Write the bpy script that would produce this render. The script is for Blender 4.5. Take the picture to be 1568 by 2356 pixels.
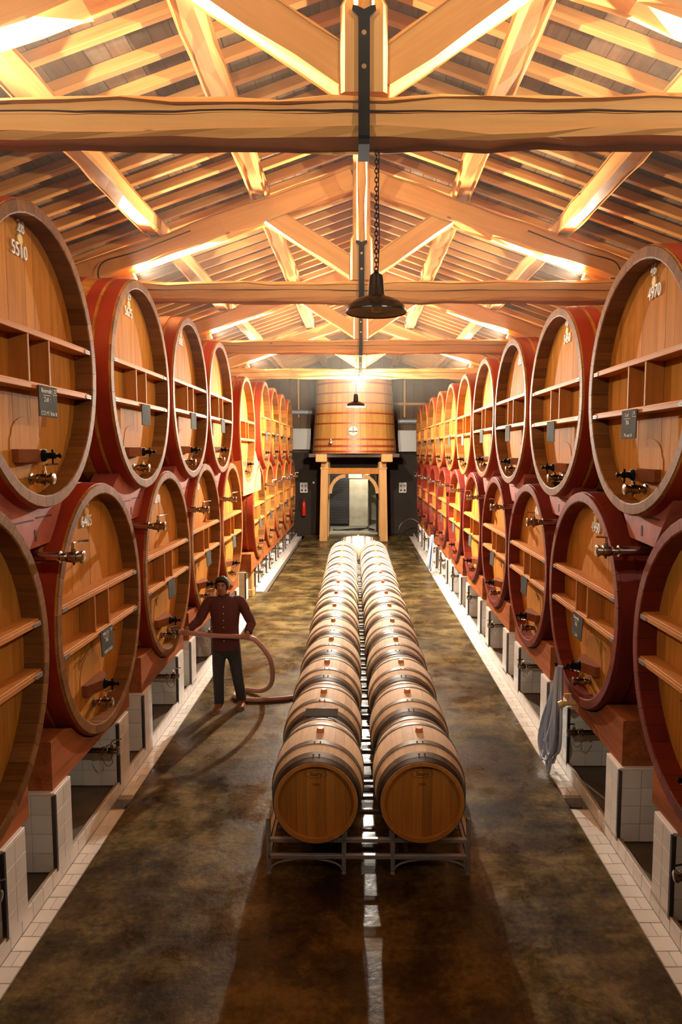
import bpy, bmesh, math, random
from mathutils import Vector, Matrix
R = math.radians
rnd = random.Random(11)
S = bpy.context.scene
C = S.collection
for o in list(bpy.data.objects):
    bpy.data.objects.remove(o)

# ------------------------------------------------------------------ camera
CAM_H = 3.18
cam_d = bpy.data.cameras.new('camera')
cam = bpy.data.objects.new('camera', cam_d)
C.objects.link(cam)
cam.location = (0, 0, CAM_H)
cam.rotation_euler = (R(90 - 4.95), 0, 0)
cam_d.lens = 36 * 1571 / 2356
cam_d.sensor_width = 36
cam_d.shift_x = -42 / 2356
cam_d.clip_start = 0.05
cam_d.clip_end = 200
S.camera = cam

# ------------------------------------------------------------------ world, view, light levels
w = bpy.data.worlds.new('world')
S.world = w
w.use_nodes = True
w.node_tree.nodes['Background'].inputs[0].default_value = (1.0, 0.80, 0.58, 1)
w.node_tree.nodes['Background'].inputs[1].default_value = 0.0
S.view_settings.view_transform = 'Standard'
S.view_settings.look = 'None'
S.view_settings.gamma = 1
S.view_settings.use_curve_mapping = False
S.view_settings.exposure = 1.6
cy = S.cycles
cy.max_bounces = 6; cy.diffuse_bounces = 4; cy.glossy_bounces = 2; cy.transmission_bounces = 5; cy.volume_bounces = 0; cy.transparent_max_bounces = 6
cy.use_adaptive_sampling = True; cy.adaptive_threshold = 0.06; cy.sample_clamp_indirect = 6.0
FLOOD_W = 200.0          # wide spill of one floodlight on a tie beam
FLOOD_BEAM_W = 1300.0    # its hot centre, thrown along the truss
PENDANT_W = 900.0
BULB_W = 330.0          # bare bulb under the farthest tie beam        # one lit pendant lamp
WARM = (1.0, 0.88, 0.70)
PENDANT_C = (1.0, 0.92, 0.79)
HAZE = 0.007

# ------------------------------------------------------------------ helpers
def tag(o, label=None, cat=None, group=None, kind=None):
    if label: o['label'] = label
    if cat: o['category'] = cat
    if group: o['group'] = group
    if kind: o['kind'] = kind
    return o

class MB:
    def __init__(s):
        s.v = []; s.f = []; s.t = []
    def add(s, vs, fs, tone=0.0):
        b = len(s.v)
        s.v += [tuple(p) for p in vs]
        for f in fs:
            s.f.append(tuple(i + b for i in f)); s.t.append(tone)
        return s
    def box(s, x0, x1, y0, y1, z0, z1, tone=0.0):
        vs = [(x, y, z) for x in (x0, x1) for y in (y0, y1) for z in (z0, z1)]
        fs = [(0, 1, 3, 2), (4, 6, 7, 5), (0, 4, 5, 1), (2, 3, 7, 6), (0, 2, 6, 4), (1, 5, 7, 3)]
        return s.add(vs, fs, tone)
    def bbox(s, x0, x1, y0, y1, z0, z1, b=0.006, tone=0.0):
        """box with chamfered edges"""
        bm = bmesh.new()
        bmesh.ops.create_cube(bm, size=1)
        for v in bm.verts:
            v.co = ((x0 + x1) / 2 + v.co.x * (x1 - x0), (y0 + y1) / 2 + v.co.y * (y1 - y0), (z0 + z1) / 2 + v.co.z * (z1 - z0))
        bmesh.ops.bevel(bm, geom=bm.edges[:], offset=b, segments=1, affect='EDGES')
        bm.verts.index_update()
        s.add([v.co for v in bm.verts], [[v.index for v in f.verts] for f in bm.faces], tone)
        bm.free()
        return s
    def rings(s, rings, closed=True, caps=True, tone=0.0):
        n = len(rings[0]); vs = [p for r in rings for p in r]; fs = []
        m = n if closed else n - 1
        for k in range(len(rings) - 1):
            for i in range(m):
                j = (i + 1) % n
                fs.append((k * n + i, k * n + j, (k + 1) * n + j, (k + 1) * n + i))
        if caps:
            fs.append(tuple(range(n))[::-1]); fs.append(tuple((len(rings) - 1) * n + i for i in range(n)))
        return s.add(vs, fs, tone)
    def cyl(s, p0, p1, r0, r1=None, n=12, tone=0.0):
        r1 = r0 if r1 is None else r1
        p0 = Vector(p0); p1 = Vector(p1); d = (p1 - p0).normalized()
        a = d.orthogonal().normalized(); b = d.cross(a)
        return s.rings([[p + (a * math.cos(2 * math.pi * i / n) + b * math.sin(2 * math.pi * i / n)) * r for i in range(n)] for p, r in ((p0, r0), (p1, r1))], tone=tone)
    def tube(s, path, r, n=8, tone=0.0):
        P = [Vector(p) for p in path]
        up = None; rs = []
        for i, p in enumerate(P):
            d = (P[min(i + 1, len(P) - 1)] - P[max(i - 1, 0)]).normalized()
            if up is None: up = d.orthogonal().normalized()
            up = (up - d * up.dot(d)).normalized()
            b = d.cross(up)
            rr = r[i] if isinstance(r, (list, tuple)) else r
            rs.append([p + (up * math.cos(2 * math.pi * k / n) + b * math.sin(2 * math.pi * k / n)) * rr for k in range(n)])
        return s.rings(rs, tone=tone)
    def prism(s, pts, axis, a0, a1, tone=0.0):
        """2D outline extruded along axis 0/1/2; the outline gives the other two axes in order"""
        def put(p, a):
            q = list(p); q.insert(axis, a); return tuple(q)
        n = len(pts)
        vs = [put(p, a0) for p in pts] + [put(p, a1) for p in pts]
        fs = [(i, (i + 1) % n, n + (i + 1) % n, n + i) for i in range(n)] + [tuple(range(n))[::-1], tuple(range(n, 2 * n))]
        return s.add(vs, fs, tone)
    def lathe(s, prof, n=32, axis=2, origin=(0, 0, 0), caps=False, tone=0.0):
        """profile = [(radius, height)]"""
        rs = []
        for r, h in prof:
            ring = []
            for i in range(n):
                a = 2 * math.pi * i / n
                q = [math.cos(a) * r, math.sin(a) * r]; q.insert(axis, h)
                ring.append((q[0] + origin[0], q[1] + origin[1], q[2] + origin[2]))
            rs.append(ring)
        return s.rings(rs, caps=caps, tone=tone)
    def mesh(s, name, mat, smooth=0.0):
        m = bpy.data.meshes.new(name)
        m.from_pydata(s.v, [], s.f)
        bm = bmesh.new(); bm.from_mesh(m)
        bmesh.ops.recalc_face_normals(bm, faces=bm.faces)
        bm.to_mesh(m); bm.free()
        if any(s.t):
            at = m.attributes.new('tone', 'FLOAT', 'FACE')
            at.data.foreach_set('value', s.t)
        if mat: m.materials.append(mat)
        if smooth:
            m.polygons.foreach_set('use_smooth', [True] * len(m.polygons))
            m.set_sharp_from_angle(angle=R(smooth))
        return m
    def obj(s, name, mat, parent=None, smooth=0.0, loc=(0, 0, 0), rot=(0, 0, 0)):
        return link(name, s.mesh(name, mat, smooth), parent, loc, rot)

def link(name, data, parent=None, loc=(0, 0, 0), rot=(0, 0, 0)):
    o = bpy.data.objects.new(name, data)
    C.objects.link(o)
    o.location = loc; o.rotation_euler = rot
    if parent: o.parent = parent
    return o
def empty(name, loc=(0, 0, 0), rotz=0.0):
    o = link(name, None, None, loc, (0, 0, rotz)); o.empty_display_size = .1
    return o
def spline(pts, per=8):
    P = [Vector(p) for p in pts]; P = [P[0] * 2 - P[1]] + P + [P[-1] * 2 - P[-2]]
    out = []
    for i in range(1, len(P) - 2):
        for k in range(per):
            t = k / per
            a, b, c, d = P[i - 1], P[i], P[i + 1], P[i + 2]
            out.append(0.5 * ((2 * b) + (-a + c) * t + (2 * a - 5 * b + 4 * c - d) * t * t + (-a + 3 * b - 3 * c + d) * t ** 3))
    out.append(P[-2])
    return out

# ------------------------------------------------------------------ materials
class NT:
    def __init__(s, name):
        s.m = bpy.data.materials.new(name); s.m.use_nodes = True
        s.n = s.m.node_tree.nodes; s.l = s.m.node_tree.links
        s.b = s.n['Principled BSDF']
    def new(s, t, **k):
        n = s.n.new(t)
        for a, v in k.items(): setattr(n, a, v)
        return n
    def math(s, op, a, b=None):
        n = s.new('ShaderNodeMath', operation=op)
        for i, x in enumerate((a, b)):
            if x is None: continue
            if isinstance(x, (int, float)): n.inputs[i].default_value = x
            else: s.l.new(x, n.inputs[i])
        return n.outputs[0]
    def mix(s, f, a, b, mode='MIX'):
        n = s.new('ShaderNodeMix', data_type='RGBA', blend_type=mode)
        for i, x in ((0, f), (6, a), (7, b)):
            if isinstance(x, (int, float)): n.inputs[i].default_value = x
            elif isinstance(x, tuple): n.inputs[i].default_value = (*x, 1)
            else: s.l.new(x, n.inputs[i])
        return n.outputs[2]
    def ramp(s, f, *stops):
        n = s.new('ShaderNodeValToRGB'); e = n.color_ramp.elements
        e[0].position, e[1].position = stops[0][0], stops[-1][0]
        e[0].color, e[1].color = (*stops[0][1], 1), (*stops[-1][1], 1)
        for p, c in stops[1:-1]:
            x = e.new(p); x.color = (*c, 1)
        s.l.new(f, n.inputs[0]); return n.outputs[0]
    def noise(s, vec, scale, detail=4, rough=.55, dist=0.0):
        n = s.new('ShaderNodeTexNoise')
        n.inputs['Scale'].default_value = scale; n.inputs['Detail'].default_value = detail
        n.inputs['Roughness'].default_value = rough; n.inputs['Distortion'].default_value = dist
        if vec: s.l.new(vec, n.inputs['Vector'])
        return n.outputs[0]
    def objvec(s, scale=(1, 1, 1), jitter=True):
        tc = s.new('ShaderNodeTexCoord'); v = tc.outputs['Object']
        if jitter:
            oi = s.new('ShaderNodeObjectInfo')
            q = s.math('MULTIPLY', oi.outputs['Random'], 53.0)
            a = s.new('ShaderNodeVectorMath', operation='ADD'); s.l.new(v, a.inputs[0]); s.l.new(q, a.inputs[1]); v = a.outputs[0]
        mp = s.new('ShaderNodeMapping'); mp.inputs['Scale'].default_value = scale
        s.l.new(v, mp.inputs['Vector']); return mp.outputs[0]
    def tone(s, var):
        oi = s.new('ShaderNodeObjectInfo'); at = s.new('ShaderNodeAttribute', attribute_name='tone')
        return s.math('ADD', s.math('MULTIPLY', s.math('SUBTRACT', oi.outputs['Random'], .5), var), at.outputs['Fac'])
    def bump(s, h, strength=.2, dist=.01):
        n = s.new('ShaderNodeBump'); n.inputs['Strength'].default_value = strength; n.inputs['Distance'].default_value = dist
        s.l.new(h, n.inputs['Height']); s.l.new(n.outputs[0], s.b.inputs['Normal'])
    def col(s, c):
        if isinstance(c, tuple): s.b.inputs['Base Color'].default_value = (*c, 1)
        else: s.l.new(c, s.b.inputs['Base Color'])
        return s
    def set(s, **k):
        for a, v in k.items():
            i = s.b.inputs[a.replace('_', ' ')]
            if isinstance(v, (int, float)): i.default_value = v
            elif isinstance(v, tuple): i.default_value = (*v, 1)
            else: s.l.new(v, i)
        return s

def wood(name, light, dark, axis=0, rough=.45, var=.35, grain=1.0, knots=False, spec=.4, weather=None):
    t = NT(name)
    sc = [14 * grain] * 3; sc[axis] = .9 * grain
    v = t.objvec(tuple(sc))
    n1 = t.noise(v, 1.0, 5, .6, .6)
    sc2 = [70 * grain] * 3; sc2[axis] = 2.5 * grain
    n2 = t.noise(t.objvec(tuple(sc2)), 1.0, 3, .6)
    n3 = t.noise(t.objvec((.9, .9, .9)), 1.3, 2)
    f = t.math('ADD', t.math('MULTIPLY', n1, .6), t.math('ADD', t.math('MULTIPLY', n2, .28), t.math('MULTIPLY', n3, .25)))
    c = t.ramp(f, (.36, dark), (.66, light))
    tn = t.tone(var)
    c = t.mix(1.0, c, t.ramp(t.math('ADD', tn, .5), (0.0, (.45, .42, .40)), (.5, (1, 1, 1)), (1.0, (1.40, 1.38, 1.34))), 'MULTIPLY')
    if weather:
        n4 = t.noise(t.objvec((1.6, 1.6, 1.6)), 1.0, 5, .65)
        c = t.mix(t.ramp(n4, (.50, (0, 0, 0)), (.68, (1, 1, 1))), c, weather)
    if knots:
        sk = [5.0] * 3; sk[axis] = 2.2
        vo = t.new('ShaderNodeTexVoronoi'); t.l.new(t.objvec(tuple(sk)), vo.inputs['Vector']); vo.inputs['Scale'].default_value = .6
        vo.inputs['Randomness'].default_value = 1.0
        c = t.mix(t.ramp(vo.outputs['Distance'], (.025, (1, 1, 1)), (.06, (0, 0, 0))), c, tuple(x * .35 for x in dark))
    t.col(c).set(Roughness=rough); t.b.inputs['Specular IOR Level'].default_value = spec
    t.bump(t.math('ADD', n2, n1), .18, .006)
    return t.m
def plain(name, c, rough=.5, metal=0.0, var=0.0, nscale=6.0, c2=None, spec=.5, bump=0.0):
    t = NT(name)
    if c2 is not None or var:
        n = t.noise(t.objvec(), nscale, 4, .6)
        k = t.mix(t.ramp(n, (.35, (0, 0, 0)), (.68, (1, 1, 1))), c, c2 or c)
        if var:
            k = t.mix(1.0, k, t.ramp(t.math('ADD', t.tone(var), .5), (0, (.5, .5, .5)), (1, (1.5, 1.5, 1.5))), 'MULTIPLY')
        t.col(k)
        if bump: t.bump(n, bump, .01)
    else: t.col(c)
    t.set(Roughness=rough, Metallic=metal); t.b.inputs['Specular IOR Level'].default_value = spec
    return t.m
def emit(name, c, k):
    t = NT(name); t.col((0, 0, 0)); t.set(Emission_Color=c, Emission_Strength=k); return t.m

M = {}
M['pine'] = wood('pine timber', (.63, .325, .098), (.50, .222, .058), 0, .6, .18, .55, True, .3)
M['post'] = wood('post timber', (.60, .33, .11), (.42, .20, .06), 2, .55, .18, .6, True, .3)
M['rafter'] = wood('rafter timber', (.55, .262, .072), (.40, .165, .038), 0, .65, .35, .7, False, .25)
M['plank'] = wood('roof plank', (.20, .108, .056), (.095, .048, .024), 1, .75, .75, .8, False, .15, (.18, .130, .088))
M['head'] = wood('oak head', (.51, .215, .034), (.34, .122, .016), 2, .7, .26, 1.0, False, .06)
M['stave'] = wood('oak stave', (.50, .215, .042), (.33, .125, .020), 0, .65, .40, 1.0, False, .1)
M['stave_end'] = wood('oak end grain', (.235, .100, .027), (.13, .050, .012), 0, .6, .45, 1.0, False, .1)
M['shelf'] = wood('oak shelf', (.54, .225, .048), (.38, .13, .023), 1, .6, .2, 1.0, False, .1)
M['divider'] = wood('oak divider', (.48, .185, .036), (.33, .11, .020), 2, .6, .2, 1.0, False, .1)
M['bar'] = wood('dark bar', (.27, .085, .030), (.16, .045, .016), 1, .5, .2, 1.0, False, .15)
M['hoop'] = plain('red painted iron', (.33, .034, .009), .5, 0, .15, 2.5, (.26, .024, .007), .3)
M['hoop_dark'] = plain('wine red painted iron', (.17, .019, .009), .5, 0, .15, 2.5, (.12, .012, .007), .3)
M['stave_red'] = plain('wine red painted stave', (.18, .022, .010), .45, 0, .25, 3, (.13, .015, .008), .3)
M['cradle'] = wood('cradle oak', (.40, .120, .034), (.13, .032, .009), 1, .6, .3, .8, False, .15)
M['chock'] = plain('salmon painted wood', (.40, .095, .055), .6, 0, .2, 5, (.27, .052, .030), .3, .3)
M['slit'] = plain('dark slit', (.03, .012, .01), .8)
M['steel'] = plain('valve steel', (.42, .38, .33), .24, 1.0, 0, 9, (.32, .28, .24))
M['bright_steel'] = plain('bright steel', (.75, .72, .68), .16, 1.0)
M['plate'] = plain('bracket steel', (.20, .19, .18), .6, .3)
M['iron'] = plain('black iron', (.007, .0055, .0045), .6, 0, 0, 8, (.013, .010, .008), .06)
M['slate'] = plain('slate', (.060, .064, .058), .8, 0, .2, 4, (.10, .10, .094), .03)
M['chalk'] = plain('chalk', (.75, .74, .68), .9)
M['digit'] = plain('white lettering', (.86, .82, .74), .5)
M['gold'] = plain('gold medallion', (.74, .55, .25), .4, .3, 0, 30, (.62, .44, .16))
M['tile'] = plain('white glazed tile', (.78, .745, .69), .16, 0, .14, 3.0, (.72, .67, .60))
M['grout'] = plain('grout', (.42, .35, .27), .8, 0, 0, 8, (.30, .24, .17))
M['profile'] = plain('steel corner profile', (.10, .085, .085), .35, .8)
M['pit'] = plain('pit concrete', (.085, .062, .042), .5, 0, 0, 2.2, (.16, .12, .075), .5, .3)
M['b_stave'] = wood('new oak stave', (.80, .665, .49), (.69, .54, .37), 1, .65, .24, 1.3, False, .1)
M['b_head'] = wood('barrel head oak', (.58, .25, .050), (.42, .155, .024), 2, .5, .40, 1.6, False, .2)
M['b_hoop'] = plain('galvanised hoop', (.19, .165, .125), .5, .35, .2, 12, (.10, .080, .056))
M['b_hoop_end'] = plain('dark end hoop', (.050, .034, .024), .45, .5, .2, 12, (.028, .018, .014))
M['bung'] = plain('orange bung', (.62, .22, .055), .5)
M['brand'] = plain('burnt brand', (.07, .02, .01), .8)
M['rack'] = plain('rack steel', (.46, .45, .46), .42, .35, 0, 10, (.36, .35, .36))
M['vat'] = wood('vat oak', (.56, .29, .075), (.42, .19, .04), 2, .45, .3, .8, False, .35)
M['vat_hoop'] = plain('red vat hoop', (.34, .045, .022), .4)
M['dark_wall'] = plain('dark wall', (.022, .012, .006), .85, 0, 0, 1.2, (.034, .019, .010))
M['upper_wall'] = plain('brown planked wall', (.15, .090, .050), .85, 0, .3, 1.5, (.105, .060, .033))
M['plaster'] = plain('plaster wall', (.22, .13, .06), .9, 0, 0, 1.5, (.17, .10, .045))
M['cabinet'] = plain('grey cabinet', (.33, .31, .27), .45, .3)
M['stone'] = plain('pale stone', (.46, .42, .32), .85, 0, 0, 3, (.36, .32, .24), .3, .3)
M['concrete'] = plain('grey concrete', (.22, .21, .185), .7, 0, 0, 2, (.16, .15, .13))
M['black'] = plain('black', (.012, .011, .011), .6)
M['door'] = wood('door wood', (.09, .055, .032), (.05, .028, .016), 2, .6, .3)
M['white_plastic'] = plain('switch box', (.60, .56, .50), .5)
M['red'] = plain('extinguisher red', (.50, .018, .012), .3)
M['shade'] = plain('black enamel', (.020, .011, .008), .28)
M['shade_in'] = plain('white enamel', (.80, .78, .70), .35)
M['skin'] = plain('skin', (.42, .19, .11), .55)
M['hair'] = plain('dark hair', (.012, .010, .009), .7)
M['jeans'] = plain('dark jeans', (.030, .030, .032), .85, 0, 0, 30, (.045, .044, .045))
M['shoe'] = plain('brown leather', (.22, .060, .030), .5)
M['sole'] = plain('shoe sole', (.25, .18, .12), .8)
M['hose'] = plain('pink hose', (.46, .25, .215), .30)
M['coupling'] = plain('coupling', (.12, .11, .10), .35, .8)
M['cable'] = plain('black cable', (.015, .013, .012), .5)
M['bulb'] = emit('lit bulb', (1.0, .90, .72), 60.0)
M['flood_lens'] = emit('lit floodlight lens', (1.0, .86, .62), 45.0)
M['lamp_body'] = plain('lamp housing', (.62, .56, .46), .4)

def mk_floor():
    t = NT('wet concrete floor')
    v = t.objvec((1, 1, 1), False)
    a = t.noise(v, 1.1, 7, .62, .3); b = t.noise(v, 3.7, 6, .65, .4); d = t.noise(v, 22, 4, .6)
    st = t.noise(t.objvec((.45, 2.6, 1), False), 1.6, 5, .6)
    f = t.math('ADD', t.math('MULTIPLY', a, .45), t.math('ADD', t.math('MULTIPLY', b, .30), t.math('ADD', t.math('MULTIPLY', st, .2), t.math('MULTIPLY', d, .18))))
    c = t.ramp(f, (.40, (.009, .0052, .0019)), (.485, (.026, .0155, .0050)), (.56, (.074, .049, .0150)), (.65, (.20, .138, .048)))
    red = t.ramp(t.noise(v, .8, 4), (.52, (0, 0, 0)), (.70, (1, 1, 1)))
    c = t.mix(t.math('MULTIPLY', red, .45), c, (.075, .030, .014))
    t.col(c)
    wet = t.noise(v, .75, 5, .6)
    ro = t.new('ShaderNodeMapRange'); t.l.new(t.math('ADD', t.math('MULTIPLY', wet, .7), t.math('MULTIPLY', b, .3)), ro.inputs[0])
    ro.inputs[1].default_value = .42; ro.inputs[2].default_value = .60; ro.inputs[3].default_value = .20; ro.inputs[4].default_value = .60
    t.l.new(ro.outputs[0], t.b.inputs['Roughness'])
    wm = t.math('ADD', t.math('MULTIPLY', wet, .7), t.math('MULTIPLY', b, .3))
    sp = t.new('ShaderNodeMapRange'); t.l.new(wm, sp.inputs[0])
    sp.inputs[1].default_value = .42; sp.inputs[2].default_value = .60; sp.inputs[3].default_value = .20; sp.inputs[4].default_value = .06
    t.l.new(sp.outputs[0], t.b.inputs['Specular IOR Level'])
    t.bump(t.math('ADD', t.math('MULTIPLY', b, .6), t.math('MULTIPLY', d, .5)), .40, .014)
    return t.m
M['floor'] = mk_floor()
def mk_shirt():
    t = NT('plaid shirt')
    tc = t.new('ShaderNodeTexCoord'); sp = t.new('ShaderNodeSeparateXYZ'); t.l.new(tc.outputs['Object'], sp.inputs[0])
    fx = t.math('GREATER_THAN', t.math('FRACT', t.math('MULTIPLY', sp.outputs[0], 38.0)), .62)
    fz = t.math('GREATER_THAN', t.math('FRACT', t.math('MULTIPLY', sp.outputs[2], 38.0)), .62)
    c = t.mix(t.math('MULTIPLY', t.math('ADD', fx, fz), .5), (.125, .026, .018), (.045, .020, .024))
    t.col(c).set(Roughness=.85); return t.m
M['shirt'] = mk_shirt()
M['hose_blue'] = plain('blue grey hose', (.40, .47, .60), .25)

# lettering made first, while the scene is small
_txt = {}
def text_mesh(body, size, depth, mat):
    k = (body, size, mat)
    if k in _txt: return _txt[k]
    cu = bpy.data.curves.new('lettering', 'FONT')
    cu.body = body; cu.size = size; cu.extrude = depth; cu.align_x = 'CENTER'; cu.align_y = 'CENTER'; cu.resolution_u = 3
    o = bpy.data.objects.new('lettering', cu); C.objects.link(o)
    bpy.context.view_layer.update()
    me = bpy.data.meshes.new_from_object(o.evaluated_get(bpy.context.evaluated_depsgraph_get()))
    bpy.data.objects.remove(o); me.materials.clear(); me.materials.append(M[mat])
    _txt[k] = me
    return me
for b in ('28', '5510', '29', '5675', '30', '5585', '4', '6405', '5', '6890', '6', '46', '4970', '48', '5450', '49', '4955', '24', '4950', '23', '4000', '22', '3730', '6880'):
    text_mesh(b, .118 if len(b) < 3 else .130, .006, 'digit')
for b in ('Bouredit', '22', 'Zoll  :', 'C12 M1 Enlu #', 'MAS S1', 'E1', '765', 'PURS DUO', 'Lud', 'Fi', '706', 'Mc-uct #', 'Bouradt', '2.06'):
    text_mesh(b, .05, .0008, 'chalk')
text_mesh('Saury', .042, .0008, 'brand'); text_mesh('2004', .026, .0008, 'brand')

# ------------------------------------------------------------------ the room: floor, walls
XL, XR = -2.20, 2.03            # planes of the cask heads, left and right
YB = 26.8                       # back wall
fl = MB().box(-2.09, 1.89, -6, YB + 8, -.12, 0).obj('floor', M['floor']); tag(fl, kind='structure', label='wet mottled brown concrete floor of the cellar aisle')
tag(MB().box(-4.9, -2.0901, 13.1, 15.45, -.12, -.0005).obj('floor_passage', M['floor']), kind='structure', label='concrete floor of the passage through the left row')
for sd, nm in ((-1, 'left'), (1, 'right')):
    tag(MB().box(sd * 4.9, sd * 5.1, -6, YB + .4, -.1, 6.2).obj('wall_' + nm, M['plaster']), kind='structure')
tag(MB().box(-5.1, 5.1, -6.2, -6, -.1, 7.6).obj('wall_front', M['plaster']), kind='structure')

# ------------------------------------------------------------------ roof
SL = .345
ANG = math.atan(SL)
def zu(x): return 6.63 - SL * abs(x)         # underside of the principal rafters
def beam(name, p0, p1, w, h, mat, parent=None, hewn=.012, seg=.45, roll=0.0, wane=.03):
    """hand-hewn squared timber from p0 to p1 (centre line), local X runs along it"""
    p0 = Vector(p0); p1 = Vector(p1); d = p1 - p0; L = d.length
    n = max(2, int(L / seg)); rr = random.Random(int(abs(p0.x * 131 + p0.y * 17 + p0.z * 7 + p1.x * 3) * 100))
    rs = []
    for k in range(n + 1):
        x = L * k / n
        ring = []
        for sy, sz in ((-1, -1), (1, -1), (1, 1), (-1, 1)):
            a = wane * rr.uniform(.3, 1.2); b = wane * rr.uniform(.3, 1.2)
            jy = rr.gauss(0, hewn * .5); jz = rr.gauss(0, hewn * .6)
            c1 = (x, sy * (w / 2 - (a if sy * sz > 0 else 0)) + jy * .3, sz * (h / 2 - (0 if sy * sz > 0 else a)) + jz)
            c2 = (x, sy * (w / 2 - (0 if sy * sz > 0 else b)) + jy * .3, sz * (h / 2 - (b if sy * sz > 0 else 0)) + jz)
            ring += [c1, c2]
        rs.append(ring)
    mb = MB().rings(rs)
    o = mb.obj(name, M[mat], parent)
    q = d.to_track_quat('X', 'Z') if abs(d.normalized().z) < .99 else d.to_track_quat('X', 'Y')
    o.rotation_mode = 'QUATERNION'; o.rotation_quaternion = q; o.location = p0
    return o

ceil = empty('ceiling'); tag(ceil, kind='structure', label='pitched timber roof of rafters and planks over the aisle')
cs, sn = math.cos(ANG), math.sin(ANG)
ZR = 7.17                                     # underside of the rafters at the ridge
n_pl = 29; pw = .186
pl_mesh = {}
for sd in (-1, 1):
    for i in range(n_pl):
        s0 = i * pw
        for (ya, yb) in ((-6.0, 9.3), (9.3, 18.7), (18.7, YB + .3)):
            yj = ya + rnd.uniform(-.02, .02)
            key = (round(yb - ya, 2))
            if key not in pl_mesh:
                pl_mesh[key] = MB().box(.003, pw - .003, 0, yb - ya, 0, .025).mesh('plank', M['plank'])
            o = link('plank', pl_mesh[key], ceil)
            o.rotation_euler = (0, ANG, 0) if sd > 0 else (0, ANG, R(180))
            off = rnd.uniform(0, .006)
            o.location = (sd * (s0 * cs), ya if sd > 0 else yb, ZR + .10 / cs - s0 * sn + off)
tag(MB().prism([(-5.2, ZR + .14 - 5.2 * SL), (0, ZR + .14), (5.2, ZR + .14 - 5.2 * SL), (5.2, ZR + .3 - 5.2 * SL), (0, ZR + .3), (-5.2, ZR + .3 - 5.2 * SL)], 1, -6.2, YB + .5).obj('roof_cover', M['plank']), kind='structure')
rl = 5.25
rmesh = [MB().bbox(0, rl, -.043 + j * .004, .043 - j * .003, 0, .10, .006).mesh('rafter', M['rafter']) for j in range(3)]
ny = int((YB - 3.6) / .405)
for sd in (-1, 1):
    for i in range(ny):
        y = 3.75 + i * .405 + rnd.uniform(-.02, .02)
        o = link('rafter', rmesh[i % 3], ceil)
        o.rotation_euler = (0, ANG, 0) if sd > 0 else (0, ANG, R(180))
        o.location = (0, y, ZR)
# purlins and ridge, one timber per bay
TRUSS_Y = [-.19, 4.51, 9.21, 13.91, 18.61]
bays = [(-6.0, -.04), (-.04, 4.66), (4.66, 9.36), (9.36, 14.06), (14.06, 18.76), (18.76, YB + .1)]
for xp in (-2.70, -1.33, 1.35, 2.70):
    for a, b in bays:
        z = zu(xp) + .34 + .10
        o = beam('purlin', (xp, a - .12, z + rnd.uniform(-.01, .01)), (xp + rnd.uniform(-.03, .03), b + .12, z), .235, .22, 'pine', ceil, .012, .4, wane=.035)
for a, b in bays:
    beam('ridge_beam', (.02, a, 6.98), (.02, b, 6.98), .20, .26, 'pine', ceil)
for sd in (-1, 1):
    beam('wall_plate', (sd * 4.75, -6, zu(4.75) + .40), (sd * 4.75, YB, zu(4.75) + .40), .24, .22, 'pine', ceil)

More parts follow.
